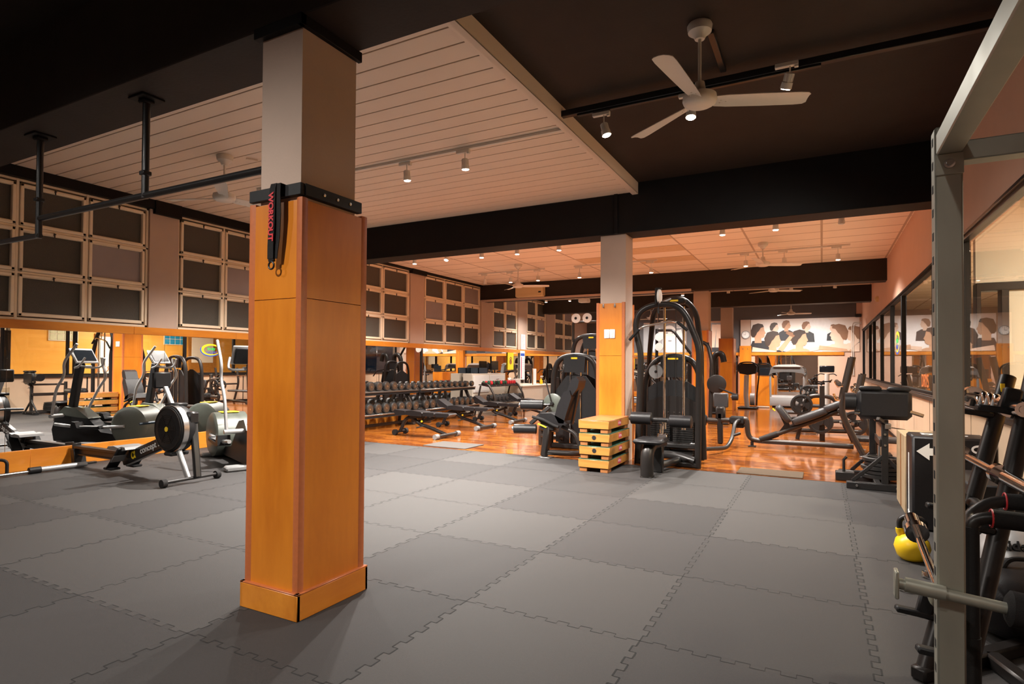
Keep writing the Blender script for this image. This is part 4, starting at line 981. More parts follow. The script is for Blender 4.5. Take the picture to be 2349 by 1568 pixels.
# lat pulldown --------------------------------------------------------------------
lp = thing('lat_pulldown_machine', 'tall black lat pulldown machine with curved bar right of the step boxes', 'exercise machine', (-1.88, 8.1, 0))
M().tube([(-.41, 0, 0), (-.36, 0, 1.55), (-.45, 0, 1.88), (-.40, 0, 2.12), (-.18, 0, 2.22), (.12, 0, 2.20), (.26, 0, 2.05), (.43, 0, 1.62), (.41, 0, 0)], .043, 14, .14).build('front_arch', K['charcoal'], lp)
M().tube([(-.46, .75, 0), (-.44, .75, 1.5), (-.34, .6, 2.2), (-.1, .5, 2.34), (.12, .5, 2.34), (.28, .6, 2.15), (.32, .75, 1.6), (.33, .75, 0)], .04, 12, .16).build('rear_arch', K['charcoal'], lp)
M().box(-.10, .42, 2.25, .16, .52, 2.35, .03).build('name_plate', K['charcoal'], lp)
M().box(-.06, .415, 2.29, .06, .425, 2.315, .002).build('badge', K['ylw'], lp)
M().tube([(-.12, .0, 2.22), (-.05, .5, 2.34)], .02, 8).build('top_brace', K['black'], lp)
pu = M().lathe([(-.02, .08), (-.012, .1), (.012, .1), (.02, .08)], (-.10, -.02, 2.32), (1, 0, 0), 24).build('pulley', K['whiteplastic'], lp)
M().box(-.155, -.07, 2.20, -.125, .03, 2.44, .01).box(-.155, -.05, 2.415, -.075, .02, 2.44, .005).build('pulley_bracket', K['black'], pu)
M().cyl((-.10, -.08, 1.96), (-.10, -.08, 2.25), .005, 6).cyl((-.10, -.08, 2.08), (-.10, -.08, 2.16), .016, 8).cyl((.12, .0, .45), (.12, .0, 2.2), .005, 6).build('cable', K['black'], lp)
for x in (-.04, .22): M().cyl((x, .02, .58), (x, .02, 2.17), .016, 10).cyl((x, .02, .50), (x, .02, .64), .03, 10).build('guide_rod', K['chrome'], lp)
bar = M().tube([(-.50, -.1, 1.72), (-.34, -.1, 1.90), (-.1, -.1, 1.94), (.12, -.1, 1.98), (.28, -.1, 1.85)], .015, 10, .08).build('pulldown_bar', K['chrome'], lp)
M().tube([(-.50, -.1, 1.72), (-.36, -.1, 1.87)], .02, 10).build('grip', K['foam'], bar); M().tube([(.16, -.1, 1.955), (.29, -.1, 1.84)], .021, 10).build('grip', K['foam'], bar); M().cyl((-.1, -.09, 1.94), (-.1, -.08, 2.08), .008, 6).build('chain', K['chrome'], bar)
# tower of the machine
M().tube([(-.46, .5, .05), (-.44, .5, 1.15), (-.30, .5, 1.45), (-.02, .5, 1.52), (.26, .5, 1.45), (.36, .5, 1.2), (.40, .5, .05)], .045, 12, .15).build('stack_frame', K['charcoal'], lp)
M().prism([(-.17, 1.20), (-.2, 1.46), (-.02, 1.52), (.17, 1.46), (.15, 1.20)], .43, .50).build('head_panel', K['blackmatte'], lp)
M().box(-.09, .425, 1.455, .06, .435, 1.48, .002).build('badge', K['ylw'], lp)
M().prism([(-.36, .6), (-.36, 1.05), (-.2, 1.14), (0, 1.17), (.2, 1.14), (.33, 1.05), (.33, .6)], .38, .42).build('upper_shield', K['blackmatte'], lp)
sh = M().prism([(-.36, .1), (-.36, .85), (-.2, .92), (0, .94), (.2, .92), (.33, .85), (.33, .1)], .34, .38).build('front_shield', K['charcoal'], lp)
m = M()
for k, x in enumerate((-.06, .02, .10)):
    m.ell((x, .338, .70), (.012, .002, .014), 10, 6).box(x-.014, .336, .60, x+.014, .339, .68).box(x-.011, .336, .52, x-.002, .339, .60).box(x+.002, .336, .52, x+.011, .339, .60)
m.build('instruction_figures', K['brownmetal'], sh)
m = M()
for k in range(16): m.box(-.30, .26, .12+k*.03, -.02, .32, .145+k*.03, .003).box(.02, .26, .12+k*.03, .30, .32, .145+k*.03, .003)
m.build('weight_stack', K['black'], lp)
pu = M().lathe([(-.02, .1), (.02, .1)], (-.25, .4, 1.28), (0, 1, 0), 24).build('pulley', K['greyplastic'], lp); M().lathe([(0, .02), (.01, .018)], (-.25, .38, 1.28), (0, -1, 0), 12).build('hub', K['black'], pu)
M().tube([(-.02, -.95, .0), (-.02, -.97, .30), (-.0, -.80, .40), (.02, -.4, .36)], .08, 14, .2).box(-.09, -1.02, 0, .05, -.86, .012, .003).build('seat_post', K['charcoal'], lp)
M().box(-.19, -1.03, .40, .17, -.60, .46, .03).build('seat', K['leather'], lp)
M().tube([(.0, -.55, .08), (.15, .0, .08), (.15, .45, .08)], .05, 10, .05).box(-.42, -.04, 0, .42, .05, .07, .015).box(-.1, -.6, 0, .08, -.5, .45, .01).box(-.40, .2, .20, .40, .30, .30, .03).tube([(-.35, .3, .1), (.1, .1, .14), (.38, .0, .08)], .06, 10, .2).build('base_frame', K['black'], lp)
M().tube([(.06, -.55, .43), (.06, -.55, .62)], .025, 10).box(.02, -.60, .42, .14, -.50, .50, .01).build('thigh_post', K['chrome'], lp)
roller(lp, (-.20, -.55, .68), .28, .08, (1, 0, 0), 'blackmatte', 'thigh_roller'); roller(lp, (.30, -.55, .66), .28, .08, (1, 0, 0), 'blackmatte', 'thigh_roller')
M().cyl((-.1, -.55, .67), (.2, -.55, .67), .03, 10).build('roller_bar', K['black'], lp)
# low row / back machine behind (right of lat pulldown) -----------------------------
sr = thing('seated_row_machine', 'low seated machine with square chest plate and foot bar between lat pulldown and incline bench', 'exercise machine', (-1.65, 10.9, 0))
M().cyl((-.75, 0, .40), (.1, 0, .40), .05, 12).build('seat_beam', K['brownmetal'], sr)
M().bar((.06, 0, .0), (.05, 0, .55), .10, .09, .02, (1, 0, 0)).box(-.02, -.05, .42, .14, .09, .66, .03).build('post', K['charcoal'], sr)
M().cb((.05, .1, .76), (.26, .05, .26), .02, Matrix.Rotation(R(8), 3, 'Z')).build('chest_plate', K['leathergrey'], sr)
for x in (-.28, .36): M().box(x-.14, -.12, .36, x+.12, .04, .50, .03).box(x-.1, -.08, .30, x+.1, .04, .37, .02).build('foot_pedal', K['foam'], sr)
M().cyl((.08, -.02, .42), (.38, -.02, .42), .045, 12).build('cross_tube', K['brownmetal'], sr)
M().tube([(.40, -.05, .44), (.34, -.3, .42), (.34, -.65, .18), (.30, -1.0, .06), (.0, -1.85, .12)], .032, 10, .14).cyl((.34, -.62, .22), (.45, -.55, .26), .025, 10).build('swing_arm', K['charcoal'], sr)
M().box(-.75, -2.05, .02, -.0, -1.8, .14, .03).build('rear_beam', K['black'], sr)
M().cyl((-.08, -1.9, .12), (.03, -1.82, .14), .05, 14).build('joint', K['silver'], sr)
M().box(-.1, -1.98, 0, .03, -1.86, .03, .01).build('foot_plate', K['steel'], sr)
# tall machines hidden further back, seen past the third pillar and in the mirrors
s3 = thing('abdominal_machine', 'black machine with round cam disc and padded arm beside the third pillar', 'exercise machine', (-2.05, 14.6, 0))
M().tube([(-.32, 0, 0), (-.28, 0, 1.5), (-.38, .1, 1.9), (-.6, .1, 1.98)], .045, 12, .12).tube([(-.15, .35, 0), (-.30, .3, 1.2), (-.42, .3, 1.95)], .03, 10, .2).build('frame', K['charcoal'], s3)
M().lathe([(-.03, .2), (-.02, .22), (.02, .22), (.03, .2)], (-.16, -.05, .95), (0, 1, 0), 28).build('cam_disc', K['charcoal'], s3)
M().bar((-.1, -.1, .86), (.26, -.12, .72), .05, .04, .01).build('lever_arm', K['charcoal'], s3)
roller(s3, (.26, -.12, .66), .14, .08, (1, 0, 0))
M().box(-.35, -.1, 0, .1, .5, .07, .02).build('base', K['black'], s3)
def simple_station(loc, rz, label, h, seat=True):
    o = thing('weight_machine', label, 'exercise machine', loc, rz, 'weight machines in the back of the room')
    weight_tower(o, .85, h, .45, .5)
    if seat:
        M().box(-.2, -.35, .45, .2, .1, .53, .03).build('seat', K['leather'], o)
        M().cb((0, .18, .85), (.34, .08, .6), .03, Matrix.Rotation(R(-10), 3, 'X')).build('back_pad', K['leather'], o)
        M().bar((0, -.1, 0), (0, -.1, .46), .1, .08, .02, (1, 0, 0)).box(-.05, -.12, .04, .05, .55, .12, .02).box(-.3, -.2, 0, .3, -.1, .05, .01).build('frame', K['charcoal'], o)
        for s in (-1, 1): M().tube([(.3*s, .45, 1.2), (.34*s, .1, 1.15), (.3*s, -.1, .95)], .022, 10, .08).build('press_arm', K['charcoal'], o)
    return o
w1 = simple_station((-3.6, 13.6, 0), R(90), 'black weight machine behind the switch pillar, seat facing the mirror wall', 1.5)
dup(w1, (-3.5, 16.6, 0), R(90), 'black weight machine deeper in the room behind the third pillar')
tc = thing('high_pulley_station', 'tall machine with round grey bolsters seen through the lat pulldown frame', 'exercise machine', (-3.05, 17.8, 0))
M().tube([(-.4, 0, 0), (-.4, 0, 1.55), (-.3, 0, 1.75), (-.1, 0, 1.75), (-.03, 0, 1.55), (-.03, 0, 0)], .085, 14, .12).tube([(.25, 0, 0), (.25, 0, 1.55), (.33, 0, 1.75), (.5, 0, 1.75), (.55, 0, 1.5)], .085, 14, .12).build('frame', K['charcoal'], tc)
M().box(-.4, -.2, 0, .5, .2, .06, .02).build('base', K['black'], tc)
for k, z in enumerate((2.25, 1.95)): M().lathe([(-.015, .12), (.015, .12)], (-1.3, -.1, z), (0, 1, 0), 24).build('pulley', K['whiteplastic'], tc)
M().box(-1.42, -.08, 0, -1.34, .0, 2.5, .01).tube([(-1.38, -.04, 2.45), (-.9, -.04, 2.45), (-.35, 0, 1.7)], .04, 10, .1).build('tall_post', K['charcoal'], tc)

# ============================================================ RIGHT SIDE
def plate(r, th, loc, rz, label, group, ax='x', spokes=3, name='weight_plate'):
    o = thing(name, label, 'weight plate', loc, rz, group)
    A = {'x': (1, 0, 0), 'z': (0, 0, 1), 'y': (0, 1, 0)}[ax]
    m = M(); n = 36; u = Vector(A).orthogonal().normalized(); w = Vector(A).cross(u); Av = Vector(A)
    m.lathe([(-th/2, r*.80), (-th/2, r*.93), (-th/2+.006, r), (th/2-.006, r), (th/2, r*.93), (th/2, r*.80), (th*.3, r*.76), (-th*.3, r*.76), (-th/2, r*.80)], ax=A, n=n)
    m.lathe([(-th/2, .028), (-th/2, r*.3), (th/2, r*.3), (th/2, .028)], ax=A, n=20)
    m.build('rim', K['iron'], o)
    m = M()
    for k in range(spokes):
        a = 2*PI*k/spokes+.4; L = .55; vs = []
        for h in (-th*.22, th*.22):
            for rr, da in ((r*.27, .5), (r*.8, L), (r*.8, L*.33), (r*.8, -L*.33), (r*.8, -L), (r*.27, -.5)): vs.append((u*math.cos(a+da)+w*math.sin(a+da))*rr+Av*h)
        m.add(vs, [(0, 1, 2, 3, 4, 5), (11, 10, 9, 8, 7, 6)]+[(i, 6+i, 6+(i+1) % 6, (i+1) % 6) for i in range(6)])
    m.build('web', K['iron'], o)
    return o
# incline bench press --------------------------------------------------------------
ib = thing('incline_bench_press', 'incline press bench with two black pads and tall curved uprights, nearest on the parquet', 'bench', (0, 10.8, 0))
M().tube([(-1.19, .0, .46), (-1.14, .0, .46), (-1.13, 0, .16), (-1.0, 0, .10), (.44, 0, .10)], .042, 12, .18).build('base_rail', K['brownmetal'], ib)
M().box(-1.12, -.08, 0, -1.0, .08, .015, .003).bar((-1.06, 0, .0), (-1.06, 0, .09), .05, .05, .005, (1, 0, 0)).build('foot', K['charcoal'], ib)
M().tube([(-.92, 0, .12), (.0, 0, .54), (.30, 0, .70)], .04, 12).build('incline_beam', K['brownmetal'], ib)
M().cyl((-.93, 0, .12), (-.66, 0, .24), .052, 14).build('beam_sleeve', K['charcoal'], ib)
rot = Matrix.Rotation(-math.atan2(.36, .72), 3, 'Y')
M().ell((-.18, 0, .575), (.29, .14, .062), 20, 10, .45).xf(Matrix.Translation((-.18, 0, .555)) @ Matrix.Rotation(-.42, 4, 'Y') @ Matrix.Translation((.18, 0, -.575))).build('back_pad', K['leathergrey'], ib)
M().ell((.18, 0, .74), (.18, .13, .055), 20, 10, .45).xf(Matrix.Translation((.18, 0, .74)) @ Matrix.Rotation(-.42, 4, 'Y') @ Matrix.Translation((-.18, 0, -.74))).build('head_pad', K['leathergrey'], ib)
M().ell((0, 0, 0), (.17, .14, .055), 20, 10, .45).xf(Matrix.Translation((-.57, 0, .58)) @ Matrix.Rotation(.95, 4, 'Y')).build('seat_pad', K['leathergrey'], ib)
M().prism([(-.66, .25), (-.56, .40), (-.66, .62), (-.60, .66), (-.50, .46), (-.46, .34), (-.50, .30)], -.025, .025).build('seat_post', K['charcoal'], ib)
M().tube([(-.70, 0, .62), (-.74, 0, .66)], .012, 8).build('knob', K['ylw'], ib)
for y in (-.42, .42):
    M().tube([(.56, y, .0), (.30, y, .56), (.26, y, .75), (.42, y, 1.52)], .042, 12, .2).build('upright', K['brownmetal'], ib)
    M().box(.50, y-.06, 0, .63, y+.06, .015, .003).build('foot_plate', K['steel'], ib)
    M().tube([(.31, y, 1.08), (.22, y, 1.06), (.19, y, 1.12)], .018, 8).tube([(.30, y, .84), (.19, y, .86), (.17, y, .92)], .018, 8).build('bar_hook', K['chrome'], ib)
M().cyl((.24, -.42, .68), (.24, .42, .68), .03, 10).build('cross_bar', K['brownmetal'], ib)
bb = thing('barbell', 'chrome barbell resting on the upper hooks of the incline press bench', 'barbell', (.22, 10.8, 1.115))
M().cyl((0, -.66, 0), (0, .66, 0), .014, 10).build('shaft', K['chrome'], bb)
for s in (-1, 1): M().cyl((0, .66*s, 0), (0, 1.05*s, 0), .025, 14).cyl((0, .64*s, 0), (0, .67*s, 0), .038, 14).build('sleeve', K['chrome'], bb)
M().box(.45, -.2, .20, 1.05, .2, .27, .02).xf(Matrix.Identity(4)).build('spotter_step', K['leathergrey'], ib)
M().cyl((.8, 0, 0), (.8, 0, .2), .06, 12).box(.65, -.15, 0, .95, .15, .03, .01).build('step_post', K['charcoal'], ib)
# two more press benches behind
def bench_press(loc, label):
    o = thing('press_bench', label, 'bench', loc, 0, 'press benches behind the incline bench')
    M().tube([(-.95, 0, .06), (.5, 0, .10)], .04, 10).tube([(-.9, 0, .06), (-.85, 0, .38)], .04, 10).build('frame', K['brownmetal'], o)
    M().box(-.98, -.14, .40, .25, .14, .47, .03).build('pad', K['leathergrey'], o)
    M().cyl((-.95, -.3, .04), (-.95, .3, .04), .035, 10).build('foot_bar', K['brownmetal'], o)
    for y in (-.42, .42):
        M().tube([(.62, y, 0), (.42, y, .55), (.38, y, .75), (.47, y, 1.22)], .038, 12, .15).build('upright', K['brownmetal'], o)
        M().tube([(.40, y, .88), (.32, y, .87), (.30, y, .93)], .016, 8).build('bar_hook', K['chrome'], o)
    M().cyl((.40, -.42, .66), (.40, .42, .66), .028, 10).build('cross_bar', K['brownmetal'], o)
    return o
bp_ = bench_press((.22, 13.4, 0), 'flat press bench behind the weight plate tree')
dup(bp_, (.38, 15.9, 0), 0, 'farther flat press bench close to the glass partition')
b2_ = dup(bb, (.55, 13.4, .945), 0, 'chrome barbell racked on the flat press bench behind the plate tree')
dup(bb, (.71, 15.9, .945), 0, 'chrome barbell racked on the farther flat press bench')
# plate tree
pt = thing('weight_plate_tree', 'weight plate tree loaded with discs behind the incline bench', 'plate rack', (.0, 12.35, 0))
M().box(-.045, -.04, 0, .045, .04, 1.02, .008).bar((-.42, .0, .0), (-.30, 0, .55), .07, .07, .01, (0, 1, 0)).tube([(-.30, 0, .55), (-.26, 0, .80), (-.05, 0, .84), (.2, 0, .80), (.30, 0, .55), (.50, .0, 0)], .04, 10, .12).build('frame', K['brownmetal'], pt)
for x, z in ((-.34, .66), (-.24, .88), (.30, .35), (-.3, .34)): M().cyl((x, -.18, z), (x, .18, z), .02, 10).build('peg', K['steel'], pt)
GP = 'discs on the plate tree'
for i, (x, y, z, r_, lb) in enumerate(((-.34, -.12, .66, .19, 'front black disc high on the left of the plate tree'), (-.34, .12, .66, .17, 'black disc behind the front one on the left of the plate tree'), (-.24, .14, .88, .14, 'small black disc on top of the plate tree'), (-.03, -.12, .36, .225, 'big black disc low in the middle of the plate tree'), (-.46, -.1, .30, .13, 'small black disc low on the left leg of the plate tree'), (.52, -.22, .36, .22, 'big dark disc with triangular holes on the right of the plate tree'))):
    p = plate(r_, .05, (x, 12.35+y, z), R(62 if x > .4 else 90-22*(i % 2)), lb, GP)
    if x > .4: M().cyl((-.1, 0, 0), (.12, 0, 0), .03, 12).build('peg_end', K['steel'], p)
# T-bar / hyperextension bench -------------------------------------------------------
gh = thing('hyperextension_bench', 'black hyperextension bench, its big square pads facing the camera, by the right wall', 'bench', (.6, 7.65, 0))
M().cb((.0, -.02, .95), (.52, .10, .33), .045).build('hip_pad', K['leather'], gh)
M().cb((-.13, -.02, 1.125), (.22, .11, .05), .02).cb((.14, -.02, 1.12), (.22, .11, .05), .02).build('pad_roll', K['leather'], gh)
M().lathe([(-.06, .06), (-.06, .1), (.05, .1), (.05, .06)], (-.31, .06, .97), (1, 0, 0), 22).build('ankle_roller', K['leather'], gh)
M().cyl((-.28, -.03, .86), (-.22, -.03, .86), .03, 12).cyl((.24, -.03, .88), (.36, -.03, .84), .02, 10).build('roller_bar', K['chrome'], gh)
M().box(-.02, -.0, .0, .045, .06, .78, .004).build('post', K['black'], gh); M().box(-.09, .75, .0, -.02, .81, .85, .004).build('post', K['black'], gh)
M().bar((-.05, .0, .78), (-.05, .8, .78), .06, .05, .006).bar((-.03, .02, .52), (-.03, .78, .52), .02, .08, .004).bar((.01, .03, .74), (-.06, -.08, .8), .04, .04, .005).build('top_rail', K['brownmetal'], gh)
M().bar((.04, .02, .70), (.20, .02, .68), .012, .012).box(.01, -.02, .68, .07, .08, .74, .005).build('adjuster', K['steel'], gh)
M().box(-.36, -.04, 0, .30, .05, .075, .006).box(-.42, .82, 0, .3, .9, .07, .006).bar((-.05, .03, .04), (-.05, .84, .04), .06, .06, .005).bar((-.30, .02, .08), (.0, .02, .38), .04, .035, .005, (0, 1, 0)).bar((-.28, .86, .07), (-.06, .80, .32), .04, .035, .005, (0, 1, 0)).bar((.30, .02, .07), (.04, .03, .34), .04, .035, .005, (0, 1, 0)).build('base_frame', K['black'], gh)
m = M()
for p in ((.12, -.046, .04), (-.26, -.046, .04), (.27, -.046, .04), (.012, -.006, .5), (.012, -.006, .62)): m.lathe([(0, .014), (.008, .012)], p, (0, -1, 0), 10)
m.build('bolts', K['steel'], gh)['kind'] = 'stuff'
ft = thing('plate_stand', 'low black stand holding a pile of discs beside the hyperextension bench', 'plate stand', (.5, 8.15, 0))
M().box(-.36, -.06, 0, -.16, .1, .10, .006).box(-.2, -.03, .0, .2, .05, .06, .006).build('base', K['black'], ft)
M().tube([(-.27, .02, .10), (-.27, .02, .24), (-.24, .02, .28)], .016, 8).build('hook', K['black'], ft)
M().cyl((.1, .03, .05), (.1, .03, .44), .024, 12).build('spindle', K['steel'], ft)
for k, (r_, nm) in enumerate(((.22, 'bottom'), (.21, 'second lowest'), (.215, 'third lowest'), (.20, 'fourth'), (.20, 'topmost'))):
    plate(r_, .046, (.62+(k % 2)*.02, 8.18, .085+k*.048), k*.7, '%s disc of the pile around the spindle beside the hyperextension bench' % nm, 'discs piled beside the hyperextension bench', 'z')
# plywood boxes and soft plyo box ----------------------------------------------------
pw = thing('plywood_box', 'plywood box edge standing between the hyperextension bench and the black soft box', 'box', (.95, 6.90, 0))
M().box(-.27, -.34, 0, .24, .34, .72, .004).build('body', K['ply'], pw)
M().box(-.276, -.05, .01, -.27, -.035, .71).build('joint_line', K['oakdark'], pw)
sb = thing('soft_plyo_box', 'big black soft jump box with a white arrow and 50 on it', 'jump box', (.935, 6.12, 0), R(0))
m = M().box(-.27, -.2, 0, .27, .2, .785, .018)
bx = m.build('cover', K['leather'], sb)
aw = M(); aw.prism([(-.24, .66), (-.15, .73), (-.15, .69), (.02, .69), (.02, .63), (-.15, .63), (-.15, .59)], -.2025, -.1995).build('arrow', K['paper'], bx)
text('number', '50', .16, K['paper'], frame((0, 0, 1), (-1, 0, 0), (.19, -.2025, .66)), bx, .001)
text('number', '75', .17, K['paper'], frame((0, -1, 0), (1, 0, 0), (-.13, .02, .787)), bx, .001)
M().prism([(-.02, .0), (.04, .06), (.04, .02), (.14, .02), (.14, -.02), (.04, -.02), (.04, -.06)], .7845, .787, 'z').build('arrow', K['paper'], bx)
M().prism([(-.05, .12), (.01, .04), (.07, .12), (.03, .12), (.03, .62), (-.01, .62), (-.01, .12)], -.2725, -.2695, 'x').build('arrow', K['paper'], bx)
tb = thing('black_box', 'black box with pale edge leaning at the right wall behind the barbell rack', 'box', (1.02, 4.95, 0))
M().box(-.2, -.3, .0, .18, .35, .62, .01).build('body', K['blackmatte'], tb); M().box(-.203, -.305, .0, -.185, -.29, .625, .003).build('edge_band', K['ply'], tb)
# kettlebell and collars ---------------------------------------------------------------
kb = thing('kettlebell', 'yellow kettlebell with black handle on the mats beside the soft jump box', 'kettlebell', (.56, 5.0, 0))
M().lathe([(.0, .045), (.006, .07), (.03, .093), (.09, .112), (.14, .1), (.175, .07), (.19, .03)], n=28).build('ball', K['yellow'], kb)
for s in (-1, 1): M().tube([(.055*s, 0, .15), (.072*s, 0, .19), (.075*s, 0, .215)], .026, 12).build('horn', K['yellow'], kb)
M().tube([(-.074, 0, .205), (-.078, 0, .27), (-.045, 0, .30), (.045, 0, .30), (.078, 0, .27), (.074, 0, .205)], .018, 12, .04).build('handle', K['black'], kb, 'glossy black handle')
def collar(loc, rz, label, tilt=0):
    o = thing('spring_collar', label, 'spring collar', loc, rz, 'chrome spring collars')
    m = M(); pts = []
    for k in range(60):
        a = 2*PI*k/14; pts.append((.03*math.cos(a), .03*math.sin(a), .006+k*.0006))
    m.tube(pts, .0035, 6).build('spring', K['chrome'], o)
    M().tube([(.03, 0, .02), (.07, .01, .02), (.14, .03, .02)], .0035, 6).tube([(.03, .005, .035), (.08, .0, .035), (.14, -.01, .03)], .0035, 6).build('prong', K['chrome'], o)
    M().bar((.11, .022, .02), (.17, .04, .02), .02, .012, .003).bar((.11, -.005, .032), (.17, -.02, .03), .02, .012, .003).build('grip', K['blackmatte'], o)
    return o
c0 = collar((.60, 4.62, .0), R(-15), 'chrome spring collar lying on the mats below the yellow kettlebell')
dup(c0, (.44, 4.28, 0), R(-25), 'chrome spring collar nearest the floor seam, left of the barbell rack')
# barbell rack ---------------------------------------------------------------------------
def bar_rack():
    o = thing('barbell_rack', 'black slanted barbell rack behind the galvanised post', 'barbell rack', (0, 0, 0))
    F = [((.385, 3.11, .02), (.80, 3.655, 1.31)), ((.42, 2.68, .02), (.79, 3.18, 1.36))]
    for k, (a, b) in enumerate(F):
        a, b = Vector(a), Vector(b)
        M().tube([a, b], .034, 16).build('slanted_post', K['charcoal'], o)
        for t in (.18, .52, .86):
            p = a+(b-a)*t
            M().cb(p+Vector((-.055, -.02, .045)), (.06, .05, .11), .008, Matrix.Rotation(R(12), 3, 'Y')).bar(p+Vector((-.02, -.02, .0)), p+Vector((-.17, -.045, .02)), .045, .026, .006).build('bar_hook', K['blackmatte'], o)
    [M().bar(a_, b_, .07, .06, .01).build('base_beam', K['charcoal'], o) for a_, b_ in (((.36, 3.08, .03), (.90, 3.70, .03)), ((.40, 2.65, .03), (.95, 3.3, .03)), ((.68, 3.42, .03), (.78, 3.12, .03)))]
    M().tube([(.615, 3.41, .73), (.62, 2.95, .73)], .03, 12).build('cross_tube', K['charcoal'], o)
    M().box(.76, 3.59, 1.24, .775, 3.605, 1.28).build('sticker', K['ylw'], o)
    return o
bar_rack()
def barbell2(p, q, label, sl=.3, r=.014, rs=.026, name='barbell', ez=False, L1=0):
    p, q = Vector(p), Vector(q); o = thing(name, label, 'barbell', p); d = (q-p); n = d.normalized(); q = d; z = Vector((0, 0, 0))
    if ez:
        u = n.cross(Vector((0, 0, 1))).normalized().cross(n)
        L = d.length; P = [z, n*L*.18]
        for k, t in enumerate((.25, .34, .43, .52, .61, .70, .78)): P.append(n*L*t+u*(.035 if k % 2 else -.03))
        P += [n*L*.85, n*L]
        M().tube(P, r, 12, .03).build('shaft', K['chrome'], o)
    else: M().tube([z, d], r, 12).build('shaft', K['chrome'], o)
    for e, s in ((z, -1), (d, 1)):
        M().cyl(e, e+n*s*sl, rs, 18).cyl(e-n*s*.01, e+n*s*.03, rs*1.6, 20).cyl(e+n*s*sl, e+n*s*(sl+.004), rs*.55, 12).build('sleeve', K['chrome'], o)
    return o
barbell2((.655, 3.60, 1.215), (.69, 3.14, 1.197), 'cambered chrome curl bar on the top hooks of the barbell rack', .16, .016, .03, 'curl_bar', True)
barbell2((.60, 3.55, .935), (.638, 3.05, .923), 'straight chrome barbell slanting across the middle hooks of the barbell rack', .33, .016, .026)
barbell2((.367, 3.12, .63), (.385, 2.66, .52), 'thin chrome bar on the lowest hooks of the barbell rack, above the kettlebell', .14, .015, .028)
# galvanised power rack -------------------------------------------------------------------
pr = thing('power_rack', 'galvanised steel rack with a square perforated post in the right foreground', 'power rack', (.372, 2.41, 0))
def chan(m, p, q, w): return m.bar(p, q, w, w, .004, (0, 1, 0) if abs(Vector(q).z-Vector(p).z) > .5 else (0, 0, 1))
M().box(-.0385, -.036, 0, .0385, .036, 2.155, .006).build('post', K['galv'], pr)
m = M()
for k in range(26): m.box(-.0395, -.010, .10+k*.08, -.038, .014, .128+k*.08, .004)
m.build('adjustment_holes', K['seam'], pr)['kind'] = 'stuff'
M().box(-.036, -.042, 1.99, .040, -.036, 2.06, .002).build('bracket', K['galv'], pr)
M().lathe([(0, .016), (.006, .016), (.007, .01), (.014, .009)], (.0, -.043, 2.025), (0, -1, 0), 12).build('bolt', K['steel'], pr)
Rz = Matrix.Identity(4)
M().box(-.034, -1.9, 2.06, .036, .0, 2.13, .004).xf(Rz).build('top_beam', K['galv'], pr)
M().box(.0, -.03, 2.035, .80, .04, 2.10, .004).xf(Rz).build('cross_beam', K['galv'], pr)
M().box(.74, -.035, 0, .81, .035, 2.15, .005).xf(Rz).build('rear_post', K['galv'], pr)
M().box(-.035, -1.93, 0, .035, -1.86, 2.15, .005).xf(Rz).build('near_post', K['galv'], pr)
M().cyl((-.15, -.055, .63), (.16, -.055, .60), .018, 16).box(-.16, -.085, .585, -.148, -.03, .675, .003).cyl((-.13, -.055, .63), (-.02, -.055, .62), .024, 14).build('locking_pin', K['galv'], pr)
rp = M().lathe([(0, .04), (.01, .055), (.28, .055), (.3, .04)], (.135, -.055, .605), (1, 0, -.1), 20).build('foam_roller', K['foam'], pr)
# black padded dip handles beside the post
dh = thing('dip_station', 'black padded dip handles with red rings next to the galvanised post', 'dip bars', (.455, 2.57, 0))
M().tube([(0, 0, .0), (0, 0, .81), (.04, 0, .835), (.10, 0, .835), (.55, 0, .82)], .022, 14, .06).tube([(0, 0, .78), (0.02, .15, .80), (.10, .2, .86), (.55, .2, .87)], .022, 12, .05).build('tube', K['charcoal'], dh)
M().cyl((.06, 0, .835), (.55, 0, .82), .032, 16).build('foam_grip', K['foam'], dh); M().cyl((.14, .2, .862), (.55, .2, .87), .03, 16).build('foam_grip', K['foam'], dh)
M().cyl((0, 0, .06), (0, 0, .80), .028, 18).cyl((0, 0, .05), (0, 0, .42), .031, 18).build('foam_sleeve', K['foam'], dh)
for p, a in (((.06, 0, .835), (1, 0, -.03)), ((.14, .2, .862), (1, 0, 0)), ((0, 0, .56), (.1, 0, 1))): M().torus(p, .030, .003, a, 24, 6).build('red_ring', K['red'], dh)
M().box(-.05, -.06, 0, .3, .06, .05, .01).build('base', K['black'], dh)
# bags
mb_ = thing('medicine_ball', 'grey medicine ball with dark side lettering behind the dip handles', 'medicine ball', (1.0, 4.42, .0))
M().ell((0, 0, .22), (.21, .21, .215), 28, 16).build('ball', K['silver'], mb_)
text('lettering', 'sides', .075, K['blackmatte'], frame((1, 0, 0), (0, .62, .78), (-.03, -.168, .353)), mb_, .010, bold=.002)
pb2 = thing('sand_bag', 'black leather training bag slumped on the mats in front of the grey medicine ball', 'training bag', (.90, 3.86, 0), R(20))
M().ell((0, 0, .185), (.29, .25, .18), 28, 16, .75).build('bag', K['leather'], pb2)
M().torus((0, 0, .185), .245, .006, (0, 0, 1), 40, 6).build('seam_piping', K['black'], pb2)
M().tube([(-.13, -.05, .34), (-.1, -.05, .40), (.1, -.05, .40), (.13, -.05, .34)], .012, 8, .04).build('carry_handle', K['foam'], pb2)
dup(c0, (.60, 2.22, .0), R(190), 'chrome spring collar at the bottom right corner of the photo')
dup(c0, (.66, 2.30, .0), R(60), 'second chrome spring collar in the bottom right corner, cut off by the edge')

